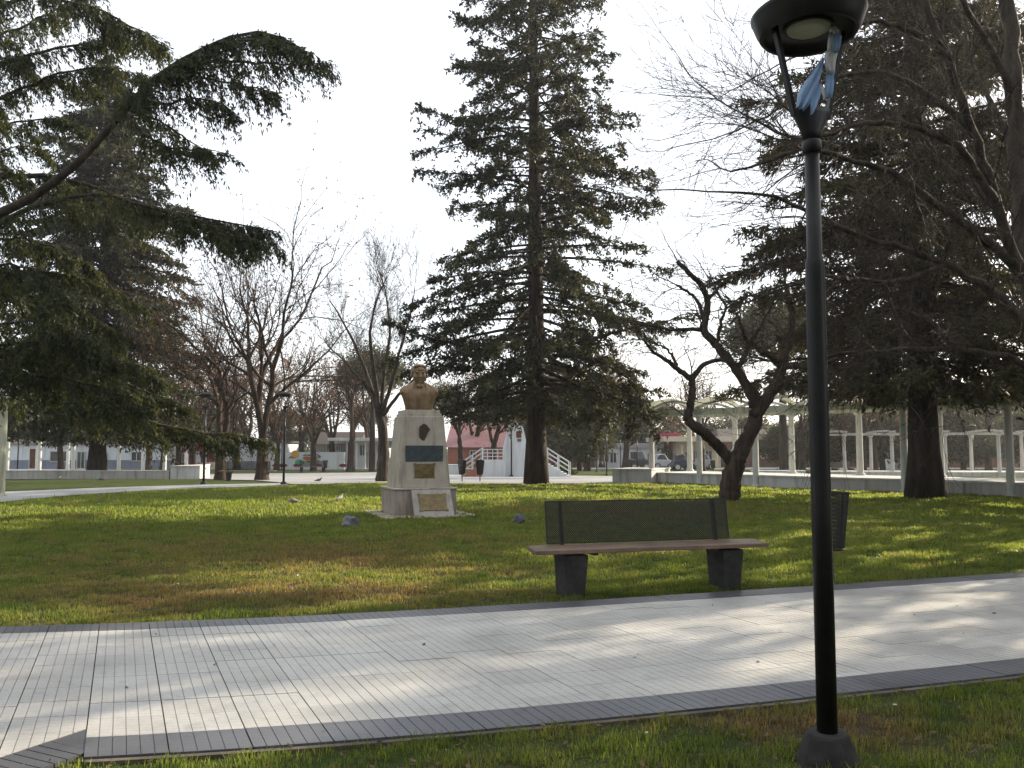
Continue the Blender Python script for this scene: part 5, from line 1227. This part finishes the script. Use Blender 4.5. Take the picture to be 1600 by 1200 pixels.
building('cream_portico', 'cream portico with stout columns and a red door', 1056, 1124, 690, 86, cream, [('door', 1068, 1072, 706, 728, red), ('window', 1080, 1088, 704, 722, G_), ('window', 1100, 1110, 704, 722, G_)] + [('column', u, u + 3.0, 696, 729, cream) for u in (1059, 1075, 1093, 1112)], ('flat', cream, 0.5), 8, over=1.6)
building('brick_row', 'long brick red row of houses behind the pergola', 1126, 1392, 688, 92, brick, [('window', u, u + 9, 702, 716, G_) for u in (1140, 1186, 1214, 1250, 1306, 1330, 1358)] + [('door', 1228, 1235, 702, 726, white), ('door', 1290, 1296, 702, 726, brown)], ('gable', darkroof, 1.3), 9)
building('white_booth', 'small white booth with a blue window in front of the brick row', 1394, 1411, 697, 78, white, [('window', 1402, 1406, 702, 716, paint('booth_blue', (0.10, 0.14, 0.26)))], ('flat', white, 0.2), 2.5)
building('orange_house', 'orange brick house beyond the far right pergola', 1412, 1600, 690, 90, orange, [('window', 1440, 1452, 702, 717, G_), ('window', 1470, 1482, 702, 717, G_), ('window', 1500, 1510, 702, 717, G_), ('window', 1552, 1566, 700, 717, G_)], ('flat', darkroof, 0.5), 8)
building('grey_house', 'grey plastered house at the right end of the street', 1602, 1760, 688, 90, greyw, [('window', 1620, 1640, 702, 717, G_)], ('gable', darkroof, 1.2), 8)

# ------------------------------------------------------------------ white tower with stairs and rails
def tower():
    Y = 58.0; z0 = terr(Y); root = empty('stair_tower', (X_at(806, Y), Y, z0)); tag(root, 'white tapered tower with railed stairs on both sides', 'tower')
    cx = X_at(806, Y)
    def L(u, v, dy=0.0): p = P(u, v, Y + dy); return Vector((p.x - cx, dy, p.z - z0))
    poly = [(788, 745), (826, 745), (822, 690), (817, 667), (811, 665), (806, 658), (803, 658), (803, 664), (794, 668), (786, 698)]
    pts = [L(u, v) for u, v in poly]; n = len(pts); bm = bmesh.new()
    f = [bm.verts.new((p.x, -0.6, p.z)) for p in pts]; b = [bm.verts.new((p.x, 0.9, p.z)) for p in pts]
    bm.faces.new(f); bm.faces.new(b[::-1])
    for i in range(n): bm.faces.new((f[i], b[i], b[(i + 1) % n], f[(i + 1) % n]))
    bmesh.ops.recalc_face_normals(bm, faces=bm.faces); me = bpy.data.meshes.new('body'); bm.to_mesh(me); bm.free(); link('body', me, white, root)
    for nm, a, m in (('panel', (806.5, 814.5, 674, 684), brown), ('panel', (808.5, 814, 686, 690), M['plaque_dark'])):
        p, q = L(a[0], a[3]), L(a[1], a[2]); mb = MB(); mb.box(((p.x + q.x) / 2, -0.62, (p.z + q.z) / 2), (q.x - p.x, 0.06, q.z - p.z)); mb.build(nm, m, root)
    # landing, base and stairs
    p, q = L(754, 745), L(790, 720); mb = MB(); mb.box(((p.x + q.x) / 2, 0, q.z / 2), (q.x - p.x, 1.6, q.z)); mb.build('landing', white, root)
    for side, (ua, ub) in enumerate(((754, 722), (855, 890))):
        top, bot = L(ua, 722), L(ub, 741); ns = 7
        for k in range(ns):
            g = (k + 0.5) / ns; x = top.x + (bot.x - top.x) * g; z = max(top.z * (1 - (k + 1) / (ns + 1)), 0.08); mb = MB(); mb.box((x, 0.0, z / 2), (abs(bot.x - top.x) / ns, 1.4, z)); mb.build('step', coral if side == 0 else white, root)
        for dy in (-0.75, 0.75):
            mb = MB(); hh = 0.95
            for fz in (0.35, 0.68, 1.0): mb.tube([(top.x, dy, top.z + hh * fz), (bot.x, dy, 0.05 + hh * fz)], 0.03, 6)
            for g in (0.0, 0.5, 1.0):
                x = top.x + (bot.x - top.x) * g; z = top.z * (1 - g); mb.tube([(x, dy, z), (x, dy, z + hh + 0.04)], 0.035, 6)
            mb.build('stair_rail', white, root)
    p, q = L(754, 720), L(786, 720); mb = MB()
    for fz in (0.08, 0.38, 0.68, 0.98): mb.tube([(p.x, -0.8, p.z + fz * 0.78), (q.x, -0.8, q.z + fz * 0.78)], 0.03, 6)
    for g in np.linspace(0, 1, 5): mb.tube([(p.x + (q.x - p.x) * g, -0.8, p.z), (p.x + (q.x - p.x) * g, -0.8, p.z + 0.8)], 0.03, 6)
    mb.build('landing_rail', white, root)
    p, q = L(828, 745), L(856, 722); mb = MB(); mb.box(((p.x + q.x) / 2, 0.2, q.z / 2), (q.x - p.x, 1.4, q.z)); mb.build('landing', white, root)
tower()
a = G(700, 741); prism_obj('low_block', 'low white block beside the tower stairs', 'block', [G(688, 741), G(723, 741), G(723, 741) + Vector((0, 1.5, 0)), G(688, 741) + Vector((0, 1.5, 0))], -0.6, terr(55) + 0.62, white)
for u0, u1 in ((1197, 1253),):
    a, b = G(u0, 738.5, 0.0), G(u1, 738.5, 0.0); a.z = b.z = 0; sy = 44.0
    prism_obj('low_block', 'low white wall beyond the raised pergola floor', 'block', [(X_at(1176, sy), sy), (X_at(1256, sy), sy), (X_at(1256, sy), sy + 0.6), (X_at(1176, sy), sy + 0.6)], -0.5, 0.35, white)

def bush(label, u, v, r, h, seed):
    rng = np.random.default_rng(seed); leaf, wood = MB(), MB(); b = np.array(G(u, v)); c = unit(rng.normal(0, 1, (40, 3))) * rng.uniform(0.4, 1, (40, 1)); c[:, 2] = np.abs(c[:, 2])
    c = c * np.array([r, r * 0.8, h]) + b; pos = np.repeat(c, 14, 0) + rng.normal(0, 0.1, (560, 3)); pos[:, 2] = np.maximum(pos[:, 2], b[2] + 0.03)
    for k in range(0, 40, 4): wood.tube(np.vstack([b, c[k]]), [0.025, 0.008], 4, False)
    leaves(leaf, pos, pos - b, 0.17, 0.09, rng, 3, 0.7); root = empty('bush', b); tag(root, label, 'bush', 'bushes at the foot of the tower')
    for m_, nm, mt in ((wood, 'stem', M['bark']), (leaf, 'foliage', M['bush'])):
        m_.V = [x - b.astype(np.float32) for x in m_.V]; m_.build(nm, mt, root)
bush('round dark bush under the left tower stairs', 745, 742, 0.55, 0.55, 1); bush('low bush against the foot of the white tower', 767, 742, 0.75, 0.7, 2); bush('wide bush right of the tower lamp', 812, 743, 0.8, 0.6, 3); bush('leafy bush under the right tower stairs', 880, 741, 0.9, 0.65, 4)

# ------------------------------------------------------------------ copies of lamps, benches, bins
for u, v, sc_, lab in ((443, 758, 1.0, 'black lamp post at the tip of the grass beside the plaza'), (318, 757.5, 1.0, 'black lamp post in front of the white planter block'), (799, 745.5, 1.0, 'black lamp post in front of the white tower'),
                  (948, 743, 1.0, 'black lamp post left of the right planter block'), (932.5, 737.5, 0.95, 'slim dark lamp post beside the brown leaved plaza tree'), (970, 735, 0.9, 'slim lamp post in front of the shop windows'), (996, 735, 0.9, 'slim dark lamp post above the right planter block'),
                  (1043.5, 734, 0.95, 'dark lamp post near the parked cars'), (1522, 741, 1.0, 'dark lamp post on the lawn in front of the orange house'), (440, 735, 1.0, 'slim lamp post in front of the mural band'), (27, 737, 1.0, 'lamp post among the columns of the left pergola')):
    o = copy_tree(LAMP); o.location = G(u, v); o.scale = (sc_,) * 3; tag(o, lab, 'street lamp')
for u, v, rz, lab in ((387, 751, math.radians(190), 'dark bench between the pair of leafy bare trees'), (488, 738, math.radians(8), 'grey bench in front of the mural wall'), (1069, 735, math.radians(5), 'dark bench in front of the parked cars'), (1318, 741, math.radians(30), 'bench end showing beside the slim bare trees'), (330, 742, math.radians(60), 'bench seen end on behind the white planter block')):
    o = copy_tree(BENCH); o.location = G(u, v); o.rotation_euler = (0, 0, rz); tag(o, lab, 'bench')
for u, v, lab in ((508, 738, 'wire litter bin beside the grey bench at the mural'), (750, 753, 'wire litter bin on the plaza edge behind the monument'), (722, 753, 'low wire litter bin next to the monument on the plaza edge'), (1114, 738, 'wire litter bin at the foot of the leaning bare tree')):
    o = copy_tree(BIN); o.location = G(u, v); o.rotation_euler = (0, 0, u); tag(o, lab, 'bin')

# ------------------------------------------------------------------ parked cars
def car(label, u0, u1, Y, paintm, kind='car'):
    z0 = terr(Y); xa, xb = X_at(u0, Y), X_at(u1, Y); Lc = xb - xa; k = Lc / 4.3; root = empty('parked_car', ((xa + xb) / 2, Y, z0)); tag(root, label, 'car')
    if kind == 'car':
        low = [(-2.15, 0.30), (-2.12, 0.62), (-1.85, 0.86), (-1.3, 0.93), (1.15, 0.93), (1.85, 0.80), (2.13, 0.62), (2.15, 0.30)]; cab = [(-1.75, 0.90), (-1.15, 1.38), (-0.5, 1.47), (0.2, 1.44), (0.95, 0.92)]; win = [(-1.45, 0.95), (-1.02, 1.33), (-0.45, 1.40), (0.15, 1.37), (0.72, 0.95)]
    else:
        low = [(-2.15, 0.40), (-2.15, 0.98), (0.1, 1.0), (1.2, 1.0), (2.05, 0.92), (2.15, 0.7), (2.15, 0.40)]; cab = [(-0.75, 0.97), (-0.7, 1.65), (0.6, 1.68), (1.25, 0.98)]; win = [(-0.6, 1.03), (-0.57, 1.55), (0.52, 1.58), (1.0, 1.03)]
    def ext(name, prof, hw, m, taper=0.0):
        n = len(prof); bm = bmesh.new(); f = [bm.verts.new((x * k, -hw + (taper * (z - 0.9) if taper else 0), z)) for x, z in prof]; b = [bm.verts.new((x * k, hw - (taper * (z - 0.9) if taper else 0), z)) for x, z in prof]
        bm.faces.new(f); bm.faces.new(b[::-1])
        for i in range(n): bm.faces.new((f[i], b[i], b[(i + 1) % n], f[(i + 1) % n]))
        bmesh.ops.recalc_face_normals(bm, faces=bm.faces); me = bpy.data.meshes.new(name); bm.to_mesh(me); bm.free(); return link(name, me, m, root)
    bevel(ext('body', low, 0.85, paintm), 0.05); bevel(ext('cabin', cab, 0.80, paintm, 0.2), 0.04); ext('window', win, 0.815, M['glass'], 0.2)
    for x in (-1.32, 1.32):
        for y in (-0.78, 0.78):
            mb = MB(); mb.lathe([(0.0, -0.1), (0.22, -0.1), (0.31, -0.07), (0.32, 0.0), (0.31, 0.07), (0.22, 0.1), (0.0, 0.1)], 20); w = mb.build('wheel', M['mesh'], root, (x * k, y, 0.32)); w.rotation_euler = (math.pi / 2, 0, 0)
            mb = MB(); mb.lathe([(0.0, -0.115), (0.19, -0.112), (0.2, 0.112), (0, 0.115)], 16); mb.build('rim', M['column'], w)
    for y in (-0.6, 0.6):
        mb = MB(); mb.box((2.1 * k, y, 0.66), (0.1, 0.3, 0.14)); mb.build('headlight', M['column'], root)
car('dark blue hatchback parked behind the far bench', 1048, 1080, 76, flat('car_navy', (0.035, 0.045, 0.075), 0.25)); car('white car parked behind the dark blue hatchback', 1017, 1050, 79, flat('car_white', (0.55, 0.57, 0.6), 0.25)); car('dark pickup truck parked in front of the shop windows', 982, 1012, 78, flat('car_slate', (0.06, 0.075, 0.10), 0.25), 'pickup')
car('pale car parked beyond the cream portico columns', 1085, 1112, 79, flat('car_silver', (0.4, 0.41, 0.43), 0.25))

# ------------------------------------------------------------------ pigeons, rocks, scraps
def pigeon(label, u, v, rz, m, head_down=False, s=1.0):
    root = empty('pigeon', G(u, v), rz); tag(root, label, 'pigeon', 'pigeons on the grass')
    hz = -0.09 if head_down else 0.0
    path = [(-0.20, 0, 0.085), (-0.13, 0, 0.095), (-0.07, 0, 0.115), (0.0, 0, 0.125), (0.06, 0, 0.135), (0.09, 0, 0.165 + hz * 0.5), (0.105, 0, 0.20 + hz), (0.12, 0, 0.222 + hz * 1.3), (0.145, 0, 0.222 + hz * 1.4), (0.165, 0, 0.215 + hz * 1.45)]
    mb = MB(); mb.tube(path, [0.018, 0.026, 0.05, 0.062, 0.055, 0.036, 0.026, 0.027, 0.016, 0.004], 10); mb.build('body', m, root, smooth=True)
    for y in (-0.025, 0.025):
        mb = MB(); mb.tube([(0.01, y, 0.09), (0.015, y, 0.005), (0.045, y, 0.003)], 0.005, 5); mb.build('leg', M['emblem'], root)
    root.scale = (s, s, s)
for a in ((67, 748, 0.3, 'pigeon', True, 'dark pigeon stooping on the grass in front of the low left wall'), (93, 749.5, 1.5, 'pigeon', False, 'dark pigeon facing away on the grass near the low left wall'), (158, 752.5, 3.4, 'pigeon', True, 'dark pigeon feeding under the big cedar trunk'), (498, 754, 0.1, 'pigeon', False, 'dark pigeon standing upright on the plaza paving'),
          (458, 789, 3.6, 'pigeon2', True, 'pale pigeon feeding on sunlit grass left of the monument'), (531, 784.5, 1.2, 'pigeon2', False, 'small pale pigeon on the grass close to the monument'), (1505, 742, 0.2, 'pigeon', True, 'dark pigeon on the far lawn by the lamp post'), (1530, 743, 2.8, 'pigeon', False, 'dark pigeon on the far lawn by the right columns'), (105, 745.5, 0.4, 'pigeon', True, 'dark pigeon close against the low left wall')):
    pigeon(a[5], a[0], a[1], a[2], M[a[3]], a[4], 0.95)
def rock(label, u, v, sx, sy, sz, seed):
    rng = random.Random(seed); bm = bmesh.new(); bmesh.ops.create_icosphere(bm, subdivisions=3, radius=1.0)
    pl = [(Vector((rng.gauss(0, 1), rng.gauss(0, 1), rng.gauss(0, 1))).normalized(), rng.uniform(0.55, 0.9)) for _ in range(14)]
    for vv in bm.verts:
        p = vv.co.copy()
        for nn, dd in pl:
            e = p.dot(nn) - dd
            if e > 0: p -= nn * e
        vv.co = Vector((p.x * sx, p.y * sy, p.z * sz + sz * 0.55))
    me = bpy.data.meshes.new('rock'); bm.to_mesh(me); bm.free(); o = link('rock', me, M['rock'], None, G(u, v), seed); tag(o, label, 'rock', 'rocks beside the monument')
rock('low rounded grey rock on the grass left of the monument', 546, 824, 0.20, 0.18, 0.15, 3); rock('small upright grey rock on the grass right of the monument', 810, 818, 0.17, 0.15, 0.15, 8)
def scraps():
    rng = random.Random(9); spots = [(212, 864), (278, 915), (290, 916), (108, 889), (258, 835), (392, 901), (530, 901), (465, 902), (556, 890), (303, 850), (665, 920), (1034, 1114), (1010, 1152), (700, 915), (1400, 1108), (1440, 1075), (1120, 830), (965, 870), (1370, 860)]
    me = []
    for k in range(3):
        bm = bmesh.new(); n = 6; vs = [bm.verts.new((math.cos(2 * math.pi * i / n) * rng.uniform(0.6, 1.1), math.sin(2 * math.pi * i / n) * rng.uniform(0.4, 0.9), rng.uniform(0, 0.6))) for i in range(n)]; c = bm.verts.new((0, 0, 0.5))
        for i in range(n): bm.faces.new((vs[i], vs[(i + 1) % n], c))
        m_ = bpy.data.meshes.new('paper_scrap'); bm.to_mesh(m_); bm.free(); m_.materials.append(M['paper']); me.append(m_)
    for i, (u, v) in enumerate(spots):
        o = link('paper_scrap', me[i % 3], None, None, G(u, v) + Vector((0, 0, 0.018)), rng.uniform(0, 6)); s = rng.uniform(0.012, 0.026); o.scale = (s, s, s); tag(o, 'tiny white paper scrap lying on the grass', 'scrap', 'white scraps scattered on the lawn')
scraps()
def fallen_leaves():
    rng = np.random.default_rng(77); mb = MB(); n = 5200
    y = 3.2 + 22 * rng.random(n) ** 1.5; x = (rng.uniform(-40, 1640, n) - 800) / FPX * y
    onpath = (y < edge_y(x)) & (y > near_y(x)); keep = ~onpath | (rng.random(n) < 0.025); x, y, onpath = x[keep], y[keep], onpath[keep]
    z = np.where(onpath, 0.031, 0.022); pos = np.c_[x, y, z]; N = len(pos)
    d = np.c_[rng.normal(0, 1, (N, 2)), rng.normal(0, 0.15, N)]; d = unit(d); s = unit(np.cross(d, np.c_[rng.normal(0, 0.3, (N, 2)), np.ones(N)]))
    L = rng.uniform(0.02, 0.05, N)[:, None]; V = np.stack([pos, pos + d * L * 0.5 + s * L * 0.3, pos + d * L + np.array([0, 0, 0.006]), pos + d * L * 0.5 - s * L * 0.3], 1).reshape(-1, 3)
    mb.add(V, np.arange(N * 4).reshape(-1, 4), None, np.repeat(rng.random(N), 4)); tag(mb.build('fallen_leaves', M['litter']), 'small brown fallen leaves scattered over lawn and path', 'leaves', kind='stuff')
M['litter'] = foliage('leaf_litter', (0.05, 0.028, 0.016), (0.17, 0.10, 0.05), 0.2, (1.2, 1.0, 0.8))
fallen_leaves()

# ------------------------------------------------------------------ thin backlit haze
def haze():
    mb = MB(); mb.box((0, 60, 14.25), (300, 240, 31.5)); me = mb.mesh('haze'); m = bpy.data.materials.new('haze'); m.use_nodes = True; n = m.node_tree.nodes; l = m.node_tree.links
    n.remove(n['Principled BSDF']); v = n.new('ShaderNodeVolumePrincipled'); v.inputs['Color'].default_value = (0.95, 0.96, 1.0, 1); v.inputs['Density'].default_value = 0.00042; v.inputs['Anisotropy'].default_value = 0.5
    l.new(v.outputs[0], n['Material Output'].inputs['Volume']); o = link('haze', me, m); tag(o, 'thin pale morning haze filling the park air', kind='stuff')
haze()
